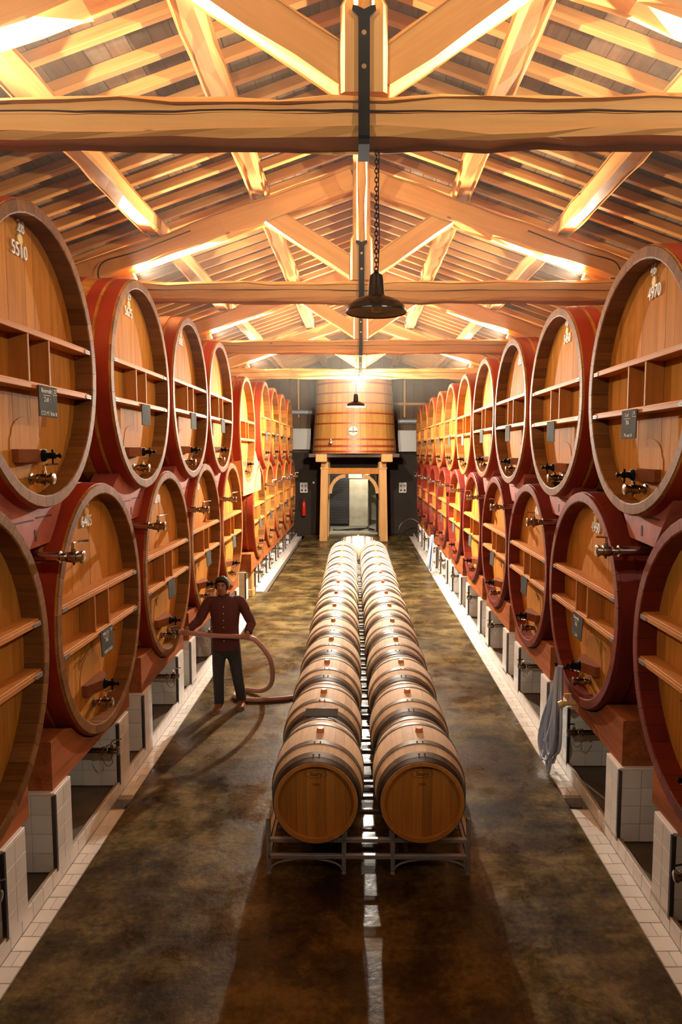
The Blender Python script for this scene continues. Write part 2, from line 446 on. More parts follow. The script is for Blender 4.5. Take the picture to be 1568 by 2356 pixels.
def truss(i, Y):
    t = empty('roof_truss', (0, Y, 5.18)); tag(t, kind='structure', label=['', 'nearest', 'second', 'third', 'farthest'][i] + ' timber roof truss with king post and iron strap' if i else 'timber roof truss above the viewer')
    z0 = 0.0
    yc = .15
    beam('tie_beam', (-4.9, yc, .135), (4.9, yc - .01, .125 + .01), .28, .262, 'pine', t, .016, .33, wane=.045)
    rr = random.Random(i * 7 + 1)
    ck = MB(); zc = .145; up = []; lo = []
    for k in range(60):
        x = -4.6 + k * .156; zc += rr.gauss(0, .0035); zc += (.145 - zc) * .08; th = .0022 + .0016 * math.sin(k * .7)
        up.append((x, yc - .1445, zc + th)); lo.append((x, yc - .1445, zc - th))
    ck.rings([[u, (u[0], u[1] + .02, u[2]), (l[0], l[1] + .02, l[2]), l] for u, l in zip(up, lo)]).obj('drying_crack', M['slit'], t)
    kx = .03
    kt = 6.92 - 5.18
    # king post: swelling foot that takes the struts, narrower shaft
    kp = MB()
    def sect(z, hw, hy, ch): return [(kx + a * hw + 0, yc + b * hy, z) for a, b in ((-1, -1 + ch), (-1 + ch, -1), (1 - ch, -1), (1, -1 + ch), (1, 1 - ch), (1 - ch, 1), (-1 + ch, 1), (-1, 1 - ch))]
    kp.rings([sect(.275, .148, .13, .18), sect(.55, .150, .13, .2), sect(.80, .150, .13, .2), sect(.86, .118, .12, .2), sect(1.2, .115, .12, .2), sect(kt, .115, .12, .2)])
    kp.obj('king_post', M['post'], t)
    for sd in (-1, 1):
        a = Vector((sd * .08, yc, zu(.08) - 5.18 + .16)); b = Vector((sd * 4.9, yc, zu(4.9) - 5.18 + .16))
        beam('principal_rafter', a, b, .24, .305, 'pine', t, .018, .36, wane=.04)
        a = Vector((kx + sd * .10, yc, .43)); b = Vector((sd * 1.22, yc, zu(1.22) - 5.18 + .12))
        beam('strut', a, b, .19, .25, 'pine', t, .010, .3, wane=.02)
    # braces from the king post up to the ridge beam, fore and aft
    for dy in (-1, 1):
        beam('ridge_brace', (kx, yc + dy * .08, .80), (kx, yc + dy * 1.0, 1.72), .13, .15, 'pine', t, .008, .25, wane=.03)
    # forked iron strap
    yf = yc - .148
    st = MB()
    pts = [(kx - .036, -.06), (kx + .036, -.06), (kx + .036, .70), (kx + .075, .74), (kx + .070, .77), (kx + .045, .765), (kx, .745), (kx - .045, .765), (kx - .070, .77), (kx - .075, .74), (kx - .036, .70)]
    st.prism(pts, 1, yf - .022, yf - .004)
    st.box(kx - .036, kx + .036, yf - .022, yc + .165, -.03, -.006)
    s = st.obj('iron_strap', M['iron'], t)
    for zz in (.40, .60):
        MB().cyl((kx, yf - .036, zz), (kx, yf - .02, zz), .016, .014, 8).obj('bolt', M['bright_steel'], s)
    return t
for i, Y in enumerate(TRUSS_Y):
    truss(i, Y)

# floodlights standing on the tie beams, aimed along the truss
def aim(o, d):
    o.rotation_mode = 'QUATERNION'; o.rotation_quaternion = Vector(d).to_track_quat('-Z', 'Y')
def flood(x, Y, ordinal, sd, yl=.15):
    t = empty('floodlight', (x, Y + yl, 5.44))
    side = 'left' if sd < 0 else 'right'
    tag(t, f'small lit floodlight on the {side} end of the {ordinal} tie beam', 'floodlight', 'floodlights on the tie beams')
    d = Vector((-sd * .90, 0, .42)).normalized() if Y > 1 else Vector((-sd * .60, .76, .24)).normalized()
    c = Vector((0, 0, .075))
    MB().box(-.03, .03, -.03, .03, -.003, .012).box(-.008, .008, -.008, .008, .01, .07).obj('stand', M['lamp_body'], t)
    MB().cyl(c - d * .07, c + d * .03, .032, .050, 14).obj('housing', M['lamp_body'], t, 40)
    MB().cyl(c + d * .031, c + d * .036, .046, .046, 14).obj('lens', M['flood_lens'], t)
    for nm, pw_, size, bl in (('spill_light', FLOOD_W * (.85 if Y < 1 else 1.0), 128 if Y < 1 else 172, .6), ('beam_light', FLOOD_BEAM_W, 56, 1.0)):
        if nm == 'beam_light' and Y < 1: continue
        ld = bpy.data.lights.new(nm, 'SPOT'); ld.energy = pw_; ld.color = WARM; ld.spot_size = R(size); ld.spot_blend = bl; ld.shadow_soft_size = .045
        lo = link(nm, ld, t, c + d * .06); aim(lo, d if nm == 'spill_light' else (-sd * .95, 0, .31))
    return t
for i, Y in enumerate(TRUSS_Y):
    for sd in (-1, 1):
        flood(sd * 3.02, Y, ['hidden', 'nearest', 'second', 'third', 'farthest'][i], sd)

# ------------------------------------------------------------------ plinths, tiles, pillars
def kerb(nm, sd, xe, xi, y0, y1, holes, y_obj):
    """tiled strip on the floor (xe floor edge .. xi) and the low tiled plinth face behind it"""
    k = empty('kerb_strip'); tag(k, kind='structure', label=f'white tiled kerb strip along the {nm} row of casks')
    a, b = sorted((xe, xi + sd * .04))
    # bed
    segs = []; cur = y0
    for h0, h1 in holes: segs.append((cur, h0)); cur = h1
    segs.append((cur, y1))
    for s0, s1 in segs:
        MB().box(a, b, s0, s1, -.12, .004).obj('bed', M['grout'], k)
    for h0, h1 in holes:
        MB().box(a, b, h0, h1, -.12, -.09).obj('drain_bed', M['black'], k)
    W = abs(xi - xe); p = .133
    full = MB().bbox(.002, W - .002, .002, p - .002, 0, .010, .002).mesh('tile', M['tile'])
    half = MB().bbox(.002, W / 2 - .0015, .002, p - .002, 0, .010, .002).mesh('tile', M['tile'])
    n = int((y1 - y0) / p); far = MB()
    x_lo = min(xe, xi)
    for i in range(n):
        y = y0 + i * p
        if any(y + p > h0 and y < h1 for h0, h1 in holes): continue
        z = .003 + rnd.uniform(0, .0015)
        parts = [(full, x_lo, W)] if i % 2 else [(half, x_lo, W / 2), (half, x_lo + W / 2, W / 2)]
        for me, x, ww in parts:
            if y < y_obj: link('tile', me, k, (x, y, z))
            else: far.box(x + .002, x + ww - .002, y + .002, y + p - .002, z, z + .010, rnd.uniform(-.05, .05))
    if far.v: tag(far.obj('far_tile_strip', M['tile'], k), kind='stuff')
    # plinth face
    q = empty('plinth'); tag(q, kind='structure', label=f'low white tiled plinth under the {nm} row of casks')
    a, b = sorted((xi + sd * .012, xi + sd * .035))
    MB().box(a, b, y0, y1, -.1, .132).obj('core', M['grout'], q)
    pt = .15; ft = MB().bbox(0, .012, .002, pt - .002, .014, .134, .002).mesh('tile', M['tile']); far = MB()
    for i in range(int((y1 - y0) / pt)):
        y = y0 + i * pt
        x = xi if sd > 0 else xi - .012
        if y < y_obj: link('tile', ft, q, (x, y, 0))
        else: far.box(x, x + .012, y + .002, y + pt - .002, .014, .134, rnd.uniform(-.05, .05))
    if far.v: tag(far.obj('far_tile_face', M['tile'], q), kind='stuff')
    MB().box(*sorted((xi + sd * .034, sd * 4.9)), y0, y1, -.1, .09).obj('pit_floor', M['pit'], q)
kerb('left', -1, -2.09, -2.22, 2.9, 13.1, [(5.86, 6.03)], 12.5)
kerb('far left', -1, -2.19, -2.36, 15.45, 25.9, [], 15.5)
kerb('right', 1, 1.89, 2.045, 2.9, 25.9, [(5.86, 6.06)], 13.0)

pil_cache = {}
def pillar(side, sd, xf, y0, y1, near, top=.69):
    """white tiled pillar: core, glazed tiles, dark steel profile on the near corner"""
    t = empty('tiled_pillar', (xf, (y0 + y1) / 2, .10)); tag(t, kind='structure', label=f'white tiled pillar carrying the {side} cask cradles')
    w = y1 - y0; h = top - .10; dp = .52
    def X(a, b): return sorted((sd * a, sd * b))
    a, b = X(.012, dp)
    MB().box(a, b, -w / 2 + .012, w / 2 - .012, 0, h).obj('core', M['grout'], t)
    a, b = X(0, dp)
    MB().bbox(a, b, -w / 2, w / 2, h, h + .016, .004).obj('cap', M['tile'], t)
    nz = 4; th = h / nz
    tiles = []
    for r in range(nz):
        for c in range(2):                                  # front face
            ya = -w / 2 + (.02 if c == 0 else w * .5)
            yb = -w / 2 + (w * .5 if c == 0 else w)
            tiles.append((X(0, .012), (ya + .0015, yb - .0015), (r * th + .0015, (r + 1) * th - .0015)))
        for c in range(3):                                  # the two flanks
            xa = .012 + c * (dp - .02) / 3; xb = xa + (dp - .02) / 3
            for fy in ((-w / 2, -w / 2 + .012), (w / 2 - .012, w / 2)):
                tiles.append((X(xa + .0015, xb - .0015), fy, (r * th + .0015, (r + 1) * th - .0015)))
    if near:
        for (xa, xb), (ya, yb), (za, zb) in tiles:
            k = tuple(round(q, 4) for q in (xb - xa, yb - ya, zb - za))
            if k not in pil_cache: pil_cache[k] = MB().bbox(0, k[0], 0, k[1], 0, k[2], .0015).mesh('tile', M['tile'])
            link('tile', pil_cache[k], t, (xa, ya, za))
    else:
        mb = MB()
        for (xa, xb), (ya, yb), (za, zb) in tiles: mb.box(xa, xb, ya, yb, za, zb, rnd.uniform(-.05, .05))
        tag(mb.obj('tile_facing', M['tile'], t), kind='stuff')
    a, b = X(-.004, .024)
    MB().box(a, b, -w / 2 - .004, -w / 2 + .020, .01, h - .005).obj('corner_profile', M['profile'], t)
    return t

# ------------------------------------------------------------------ big casks
def ell(W, H, a, k=1.0): return (W / 2 * k * math.cos(a), H / 2 * k * math.sin(a))
def cask_kit(W, H, flip, red):
    """meshes of one cask type in local space: axis X, head plane x=0 facing +X, bottom of the rim at z=0, centre z=H/2.
    flip: local y runs against world Y"""
    K = {}; N = 46; L = 2.0; TH = .085; sg = -1 if flip else 1
    st = [(0.0, 1.0), (-.006, 1.006), (-.14, 1.012), (-.5, 1.028), (-1.0, 1.036), (-1.5, 1.028), (-2.0, 1.0)]
    def stave(mb, i, tone):
        a0 = 2 * math.pi * i / N + .0012; a1 = 2 * math.pi * (i + 1) / N - .0012
        rs = []
        for k, (x, s) in enumerate(st):
            inner = TH - (.016 if k == 0 else 0)
            wi = 1 - 2 * inner / W; hi = 1 - 2 * inner / H
            def pt(a, o): 
                if o: return (x, W / 2 * s * math.cos(a), H / 2 + H / 2 * s * math.sin(a))
                return (x, W / 2 * s * wi * math.cos(a), H / 2 + H / 2 * s * hi * math.sin(a))
            rs.append([pt(a0, 1), pt(a1, 1), pt(a1, 0), pt(a0, 0)])
        mb.rings(rs, tone=tone)
    sm = M['stave_red'] if red else M['stave']
    def two_tone(me):
        if red: return me
        me.materials.append(M['stave_end'])
        for pl in me.polygons:
            c = pl.center; e = ((c.y / (W / 2)) ** 2 + ((c.z - H / 2) / (H / 2)) ** 2) ** .5
            if c.x > -.008 or e < .97: pl.material_index = 1
        return me
    K['staves'] = []
    body = MB(); rr = random.Random(int(W * 1000 + H * 77))
    for i in range(N):
        m = MB(); stave(m, i, 0); K['staves'].append(two_tone(m.mesh('stave', sm)))
        stave(body, i, rr.uniform(-.2, .2))
    K['body'] = two_tone(body.mesh('stave_body', sm))
    # hoops
    def scale(x):
        for (xa, sa), (xb, sb) in zip(st, st[1:]):
            if xb <= x <= xa: return sa + (sb - sa) * (xa - x) / (xa - xb)
        return 1.0
    K['hoops'] = []
    hb = [(-.022, -.150), (-.188, -.292), (-.43, -.53), (-1.47, -1.57), (-1.72, -1.82), (-1.86, -1.98)]
    if red: hb = [(-.030, -.165), (-.26, -.34), (-.50, -.58), (-1.47, -1.57), (-1.72, -1.82), (-1.86, -1.98)]
    for x0, x1 in hb:
        m = MB(); n = 72; rs = []
        for x, e in ((x0, -.004), (x0, .007), (x1, .007), (x1, -.004)):
            s = scale(x)
            rs.append([(x, (W / 2 * s + e) * math.cos(2 * math.pi * i / n), H / 2 + (H / 2 * s + e) * math.sin(2 * math.pi * i / n)) for i in range(n)])
        m.rings(rs, caps=False)
        K['hoops'].append(m.mesh('hoop', M['hoop_dark'] if red else M['hoop'], 30))
    # head boards
    XH = -.145; nb = 13; iw = W / 2 - TH + .022; ih = H / 2 - TH + .022
    K['boards'] = []; allb = MB()
    edges = [-iw + 2 * iw * i / nb for i in range(nb + 1)]
    for i in range(1, nb): edges[i] += rr.uniform(-.018, .018)
    for i in range(nb):
        y0 = edges[i] + .001; y1 = edges[i + 1] - .001
        top = []; 
        for k in range(6):
            y = y0 + (y1 - y0) * k / 5
            top.append((y, ih * math.sqrt(max(0, 1 - (y / iw) ** 2))))
        poly = [(y, H / 2 + z) for y, z in top] + [(y, H / 2 - z - 1e-4) for y, z in reversed(top)]
        dx = rr.uniform(-.0015, .0015); tn = rr.uniform(-.13, .13)
        m = MB().prism(poly, 0, XH - .03, XH + dx); K['boards'].append(m.mesh('head_board', M['head']))
        allb.prism(poly, 0, XH - .03, XH + dx, tn)
    K['head'] = allb.mesh('head', M['head'])
    # stiffening shelves and dividers
    zs = (H / 2 + (.17 if not red else .18), H / 2 - (.19 if not red else .15))
    if red is None: pass
    K['shelves'] = []
    wi = W / 2 - TH; hi = H / 2 - TH
    for z in zs:
        hw = wi * math.sqrt(1 - ((z - H / 2) / hi) ** 2) + .012
        m = MB()
        m.bbox(XH, -.020, -hw, hw, z - .024, z + .024, .004)
        m.bbox(-.021, -.008, -hw, hw, z - .024, z + .010, .003)
        K['shelves'].append((m.mesh('shelf_board', M['shelf']), hw, z))
    K['brackets'] = []
    bm_ = MB(); pts = [(0, -.015), (.085, -.015), (.108, 0), (.085, .015), (0, .015)]
    bm_.prism(pts, 0, 0, .004)
    for yy in (.02, .05, .08): bm_.cyl((.004, yy, 0), (.0065, yy, 0), .005, .004, 6)
    K['bracket'] = bm_.mesh('bracket', M['plate'])
    K['dividers'] = []
    for y in (-.20, .11):
        y *= sg
        K['dividers'].append(MB().bbox(XH, -.014, y - .013, y + .013, zs[1] + .020, zs[0] - .020, .003).mesh('divider', M['divider']))
    # manway door, its bow bar and screw
    yc = -.03 * sg; zb = H / 2 - .67 if not red else H / 2 - .62
    pts = [(yc - .24, zb - .16), (yc + .24, zb - .16), (yc + .22, zb + .12)] + [(yc + .20 * math.cos(a), zb + .14 + .13 * math.sin(a)) for a in [math.pi * k / 8 for k in range(9)]] + [(yc - .22, zb + .12)]
    K['door'] = MB().prism(pts, 0, XH - .01, XH + .005).mesh('manway_door', M['head'])
    prof = [(XH + .004, -.20), (XH + .050, -.20), (XH + .125, -.055), (XH + .125, .055), (XH + .050, .20), (XH + .004, .20)]
    K['bar'] = MB().prism([(x, yc + y) for x, y in prof], 2, zb - .045, zb + .045).mesh('door_bar', M['bar'])
    K['screw'] = MB().lathe([(.0, .0), (.044, .0), (.044, .010), (.034, .018), (.034, .025), (.022, .029), (.022, .088), (.010, .092), (.010, .104), (.018, .112), (.018, .124), (.0, .130)], 14, 0, (XH + .125, yc, zb)).cyl((XH + .19, yc, zb - .06), (XH + .19, yc, zb + .045), .007, .008, 6).mesh('screw_handle', M['iron'], 40)
    # tap
    zv = H / 2 - H * .405; yv = .03 * sg
    K['tap'], K['lever'] = tap_kit((XH, yv, zv), .78, sg)
    # sample tap on lower casks
    zt = zs[1] - .10; yt = .20 * sg
    K['sample'] = MB().cyl((XH, yt, zt), (XH + .13, yt, zt), .010, .010, 8).cyl((XH + .12, yt, zt + .035), (XH + .12, yt, zt - .05), .009, .006, 8).box(XH + .10, XH + .15, yt - .004, yt + .004, zt + .03, zt + .045).mesh('sample_tap', M['bright_steel'], 40)
    K['medal'] = MB().lathe([(0, .010), (.032, .010), (.037, .013), (.043, .008), (.043, 0)], 24, 0, (XH, 0, 0)).mesh('medallion', M['gold'], 30)
    K['XH'] = XH; K['H'] = H; K['W'] = W; K['sg'] = sg
    return K
def tap_kit(p, s=1.0, sg=1):
    x, y, z = p
    b = MB()
    b.lathe([(0, 0), (.052 * s, 0), (.052 * s, .016 * s), (.034 * s, .022 * s), (.034 * s, .06 * s), (.044 * s, .064 * s), (.044 * s, .075 * s), (.040 * s, .08 * s), (.048 * s, .10 * s), (.048 * s, .155 * s), (.040 * s, .16 * s), (.040 * s, .185 * s), (.054 * s, .19 * s), (.054 * s, .21 * s), (.046 * s, .216 * s), (0, .216 * s)], 18, 0, p)
    b.cyl((x + .125 * s, y, z + .04 * s), (x + .125 * s, y, z + .075 * s), .022 * s, .018 * s, 10)
    b.cyl((x + .125 * s, y, z - .045 * s), (x + .125 * s, y, z - .066 * s), .012 * s, .010 * s, 8)
    l = MB()
    l.box(x + .112 * s, x + .138 * s, y - .008 * s, y + .008 * s, z + .072 * s, z + .125 * s)
    l.tube([(x + .125 * s, y, z + .118 * s), (x + .15 * s, y + .02 * sg * s, z + .128 * s), (x + .235 * s, y + .05 * sg * s, z + .135 * s)], .010 * s, 7)
    return b.mesh('tap', M['steel'], 40), l.mesh('tap_lever', M['bright_steel'], 40)

def cask(K, sd, X, Y, z0, label, group, near, num=None, low=False, slate=None):
    t = empty('wine_cask', (X, Y, z0), 0 if sd < 0 else R(180)); tag(t, label, 'cask', group)
    if near:
        for m in K['staves']: link('stave', m, t)
        for m in K['boards']: link('head_board', m, t)
    else:
        link('stave_body', K['body'], t); link('head', K['head'], t)
    for i, m in enumerate(K['hoops']):
        if i < 3 or near: link('hoop', m, t)
    for m, hw, z in K['shelves']:
        s = link('shelf_board', m, t)
        for q in (-1, 1):
            link('bracket', K['bracket'], s, (-.008, q * (hw - .02), z - .007), (0 if q < 0 else R(180), 0, 0))
    for m in K['dividers']: link('divider', m, t)
    link('manway_door', K['door'], t)
    b = link('door_bar', K['bar'], t); link('screw_handle', K['screw'], b)
    v = link('tap', K['tap'], t); link('tap_lever', K['lever'], v)
    if low: link('sample_tap', K['sample'], t)
    H = K['H']
    if num:
        top, cap = num
        it = H - .085 - (.02 if low else 0)
        for body, size, y, z in ((cap, .130, -.02, it - .212), (top, .118, .01, it - .045)):
            o = link('numerals', text_mesh(body, size, .006, 'digit'), t, (K['XH'] + .008, y * K['sg'], z), (R(90), 0, R(90))); o.scale = (.86, 1.05, 1)
        link('medallion', K['medal'], t, (0, .0, it - .128))
    return t

KITS = {'lu': cask_kit(1.88, 2.06, False, False), 'll': cask_kit(1.90, 2.13, False, False), 'ru': cask_kit(1.93, 1.93, True, False), 'rl': cask_kit(1.94, 1.96, True, True)}
ORD = ['first', 'second', 'third', 'fourth', 'fifth', 'sixth', 'seventh', 'eighth', 'ninth', 'tenth', 'eleventh']
LU = [(4.85, 2.80), (7.08, 2.83), (9.11, 2.86), (11.08, 2.87), (13.63, 2.60), (16.3, 2.84), (18.1, 2.86), (20.0, 2.86), (21.9, 2.86)]
LL = [(3.80, .78), (5.84, .78), (7.90, .83), (9.87, .88), (11.9, .86), (15.1, .86), (16.95, .88), (18.9, .88), (20.8, .88), (22.7, .88)]
RU = [(5.15, 2.72), (7.26, 2.73), (9.37, 2.77), (11.38, 2.78), (13.45, 2.76), (15.47, 2.78), (17.5, 2.79), (19.55, 2.80), (21.6, 2.80), (23.6, 2.8)]
RL = [(4.00, .85), (6.24, .85), (8.29, .83), (10.32, .85), (12.4, .86), (14.6, .86), (16.8, .86), (19.0, .86), (21.1, .86), (23.2, .86)]
NUM = {('lu', 0): ('28', '5510'), ('lu', 1): ('29', '5675'), ('lu', 2): ('30', '5585'), ('ll', 1): ('4', '6405'), ('ll', 2): ('5', '6890'), ('ll', 3): ('6', '6880'),
       ('ru', 0): ('46', '4970'), ('ru', 1): ('48', '5450'), ('ru', 2): ('49', '4955'), ('rl', 1): ('24', '4950'), ('rl', 2): ('23', '4000'), ('rl', 3): ('22', '3730')}
BOARD_TXT = {('lu', 0): ('Bouredit', '22', 'Zoll  :', 'C12 M1 Enlu #'), ('ll', 1): ('MAS S1', 'E1', '765', 'PURS DUO'), ('ru', 0): ('Lud', 'Fi', '706', 'Mc-uct #'), ('rl', 1): ('Bouradt', None, '706', '2.06')}
SLATE = MB().bbox(0, .008, -.14, .14, -.215, 0, .002).mesh('slate_board', M['slate'])
def slate_board(X, Y, z, sd, label, txt, rx):
    t = empty('slate_board', (X, Y, z), 0 if sd < 0 else R(180)); tag(t, label, 'slate', 'slate boards hung on the casks')
    link('slate_panel', SLATE, t, (0, 0, 0), (0, rx, 0))
    for q in (-.09, .09): MB().cyl((-.02, q, -.006), (.012, q, -.006), .0035, .0035, 6).obj('hook', M['iron'], t)
    if txt:
        for s, y, z, k in ((txt[0], -.03, -.035, .9), (txt[1], .105, -.03, .8), (txt[2], -.02, -.095, .9), (txt[3], 0, -.19, .8)):
            if not s: continue
            o = link('chalk_writing', text_mesh(s, .05, .0008, 'chalk'), t, (.0095 - z * math.sin(rx) * -1, y, z), (R(90), 0, R(90))); o.scale = (k, k, 1)
        MB().box(.009 + .064 * math.sin(rx) * -1, .0098 + .064 * math.sin(rx) * -1, -.08, .03, -.066, -.063).obj('chalk_line', M['chalk'], t)
        if txt[1]: MB().box(.0088, .0096, .07, .137, -.055, -.052).box(.0088, .0096, .07, .073, -.055, -.008).obj('chalk_box', M['chalk'], t)
rows = (('lu', -1, XL, LU, 'upper row on the left', False), ('ll', -1, XL, LL, 'lower row on the left', True), ('ru', 1, XR, RU, 'upper row on the right', False), ('rl', 1, XR, RL, 'lower row on the right', True))
for key, sd, X, L, rowname, low in rows:
    K = KITS[key]
    for i, (Y, z0) in enumerate(L):
        nm = NUM.get((key, i))
        if nm and i < 3: lab = f'large oval oak cask numbered {nm[1]}, {ORD[i]} in the {rowname}'
        else: lab = f'large oval oak wine cask, {ORD[i]} from the viewer in the {rowname}'
        if key == 'lu' and i == 4: lab = 'large oak cask without slate board over the timber passage post, upper row left'
        co = cask(K, sd, X, Y, z0, lab, 'casks in the ' + rowname, i < 4, nm, low)
        if sd < 0 and i >= 5: co.scale = (1, .93, .97)
        has_slate = not (key == 'lu' and i == 4) and not (low and i == 0)
        if has_slate:
            zsh = K['shelves'][1][2]
            side = rowname
            slate_board(X + (-sd) * -.004 - sd * .004, Y + (.02 if not low else -.02), z0 + zsh + .006, sd, f'small slate board on the {ORD[i]} cask of the {rowname}', BOARD_TXT.get((key, i)), 0.0 if not low else R(-3))

# ------------------------------------------------------------------ cradles under the lower casks, chocks between the rows
def cradle(sd, X, Y, z0, W, H, label, zb=.706, y0=-1.02, y1=.66):
    xf = X + sd * .05
    t = None
    pts = [(Y + y0, zb), (Y + y1, zb)]
    top = zb + .37
    n = 14
    arc = []
    for k in range(n + 1):
        y = y1 - (y1 - y0) * k / n
        q = 1 - (y / (W / 2 + .03)) ** 2
        z = z0 + H / 2 - (H / 2 + .03) * math.sqrt(max(0, q)) if q > 0 else 9
        arc.append((Y + y, min(top, max(z, zb + .04))))
    pts += arc
    m = MB().prism([(y, z) for y, z in pts], 0, *sorted((xf, xf + sd * .30)))
    o = m.obj('cradle_beam', M['cradle']); tag(o, label, 'cradle', 'hollowed cradle beams under the lower casks')
    return o
for key, sd, X, L, rn in (('ll', -1, XL, LL, 'left'), ('rl', 1, XR, RL, 'right')):
    K = KITS[key]
    for i, (Y, z0) in enumerate(L):
        cradle(sd, X, Y, z0, K['W'] * 1.0, K['H'], f'hollowed red-brown oak beam cradling the {ORD[i]} lower cask on the {rn}')
        if sd < 0 and i >= 5: xf = -2.36
        else: xf = -2.22 if sd < 0 else 2.045
        a = Y - 1.06 if sd < 0 else Y - 1.06
        for p0, p1 in ((Y - 1.06, Y - .78), (Y + .26, Y + .54)):
            pillar(rn, sd, xf, p0, p1, Y < 9.5)
        # drain pipe under the cask
        yd = Y + .12
        t = empty('drain_pipe', (X + sd * .12, yd, .50)); tag(t, f'steel drain valve in the tiled recess under the {ORD[i]} lower cask, {rn}', 'valve', 'drain valves under the lower casks')
        b, l = DRAIN if 'DRAIN' in globals() else (None, None)
        if b is None:
            DRAIN = tap_kit((0, 0, 0), .7); b, l = DRAIN
        r = 0 if sd < 0 else R(180)
        v = link('valve', b, t, (0, 0, 0), (0, 0, r)); link('valve_lever', l, v)
        MB().cyl((sd * .0, 0, 0), (sd * .55, 0, 0), .026, .026, 10).tube([(sd * .5, 0, 0), (sd * .56, 0, .1), (sd * .56, 0, .5)], .026, 10).obj('pipe', M['steel'], t, 40)
        MB().tube(spline([(-sd * .09, -.03, -.04), (-sd * .10, -.03, -.10), (-sd * .05, -.03, -.13), (0, -.03, -.05)], 5), .003, 5).obj('chain', M['steel'], t)
PIPE_TAP = tap_kit((0, 0, 0), .85)
for key, sd, X, L, LOW, rn in (('lu', -1, XL, LU, LL, 'left'), ('ru', 1, XR, RU, RL, 'right')):
    K = KITS[key]
    for i, (Y, z0) in enumerate(L):
        mids = [((a[0] + b[0]) / 2) for a, b in zip(LOW, LOW[1:])]
        Ym = min(mids, key=lambda q: abs(q - Y))
        if (key == 'lu' and i == 4) or abs(Ym - Y) > .7: continue
        # chock: hollow top, sides cut to the casks below
        xf = X + sd * .10
        pts = []
        for k in range(9):
            y = -.52 + 1.04 * k / 8
            pts.append((Y + y, z0 + K['H'] / 2 - (K['H'] / 2 + .012) * math.sqrt(1 - (y / (K['W'] / 2 + .012)) ** 2)))
        pts += [(Ym + .50, 2.86), (Ym + .30, 2.60), (Ym + .22, 2.52), (Ym - .22, 2.50), (Ym - .30, 2.60), (Ym - .50, 2.86)]
        t = empty('chock_block', (0, 0, 0)); tag(t, f'salmon painted wooden chock under the {ORD[i]} upper cask on the {rn}', 'chock', 'painted chocks between the cask rows')
        MB().prism(pts, 0, *sorted((xf, xf + sd * .24))).obj('block', M['chock'], t)
        xs = sorted((xf - sd * .003, xf + sd * .002))
        for (a, b, c, d) in ((-.30, -.02, 2.700, 2.712), (.02, .26, 2.712, 2.724), (-.012, .012, 2.555, 2.635)):
            MB().box(*xs, Ym + a, Ym + b, c, d).obj('slot', M['slit'], t)
        p = empty('drain_pipe', (X + sd * .06 - sd * .12, Ym, 2.44)); tag(p, f'steel pipe with valve poking out below the {ORD[i]} upper cask, {rn}', 'valve', 'valves between the lower casks')
        r = 0 if sd < 0 else R(180)
        v = link('valve', PIPE_TAP[0], p, (0, 0, 0), (0, 0, r)); link('valve_lever', PIPE_TAP[1], v)
        MB().cyl((0, 0, 0), (sd * .6, 0, 0), .036, .036, 12).tube([(sd * .55, 0, 0), (sd * .62, 0, .1), (sd * .62, 0, .4)], .036, 10).obj('pipe', M['steel'], p, 40)

# timber passage post and lintel in the left row
t = empty('passage_frame', (-2.50, 14.2, 0)); tag(t, 'timber post and lintel frame of the passage through the left row', 'frame')
MB().bbox(-.13, .13, .75, 1.03, .0, 2.35, .015).obj('post', M['post'], t)
MB().bbox(-.13, .13, -1.12, -.90, .0, 2.35, .015).obj('post', M['post'], t)
MB().bbox(-.145, .145, .735, 1.045, 0, .16, .01).obj('post_foot', M['post'], t)
pts = [(-1.25, 2.36), (1.10, 2.36), (1.10, 2.72)] + [(-.57 + .9 * math.cos(a), 3.55 - .97 * math.sin(a)) for a in [math.pi * k / 10 for k in range(1, 10)]] + [(-1.25, 2.72)]
MB().prism(pts, 0, .02, .30).obj('lintel', M['post'], t)
MB().prism([(.76, 1.75), (.76, 1.95), (.30, 2.36), (.12, 2.36)], 0, -.06, .06).obj('knee_brace', M['post'], t)

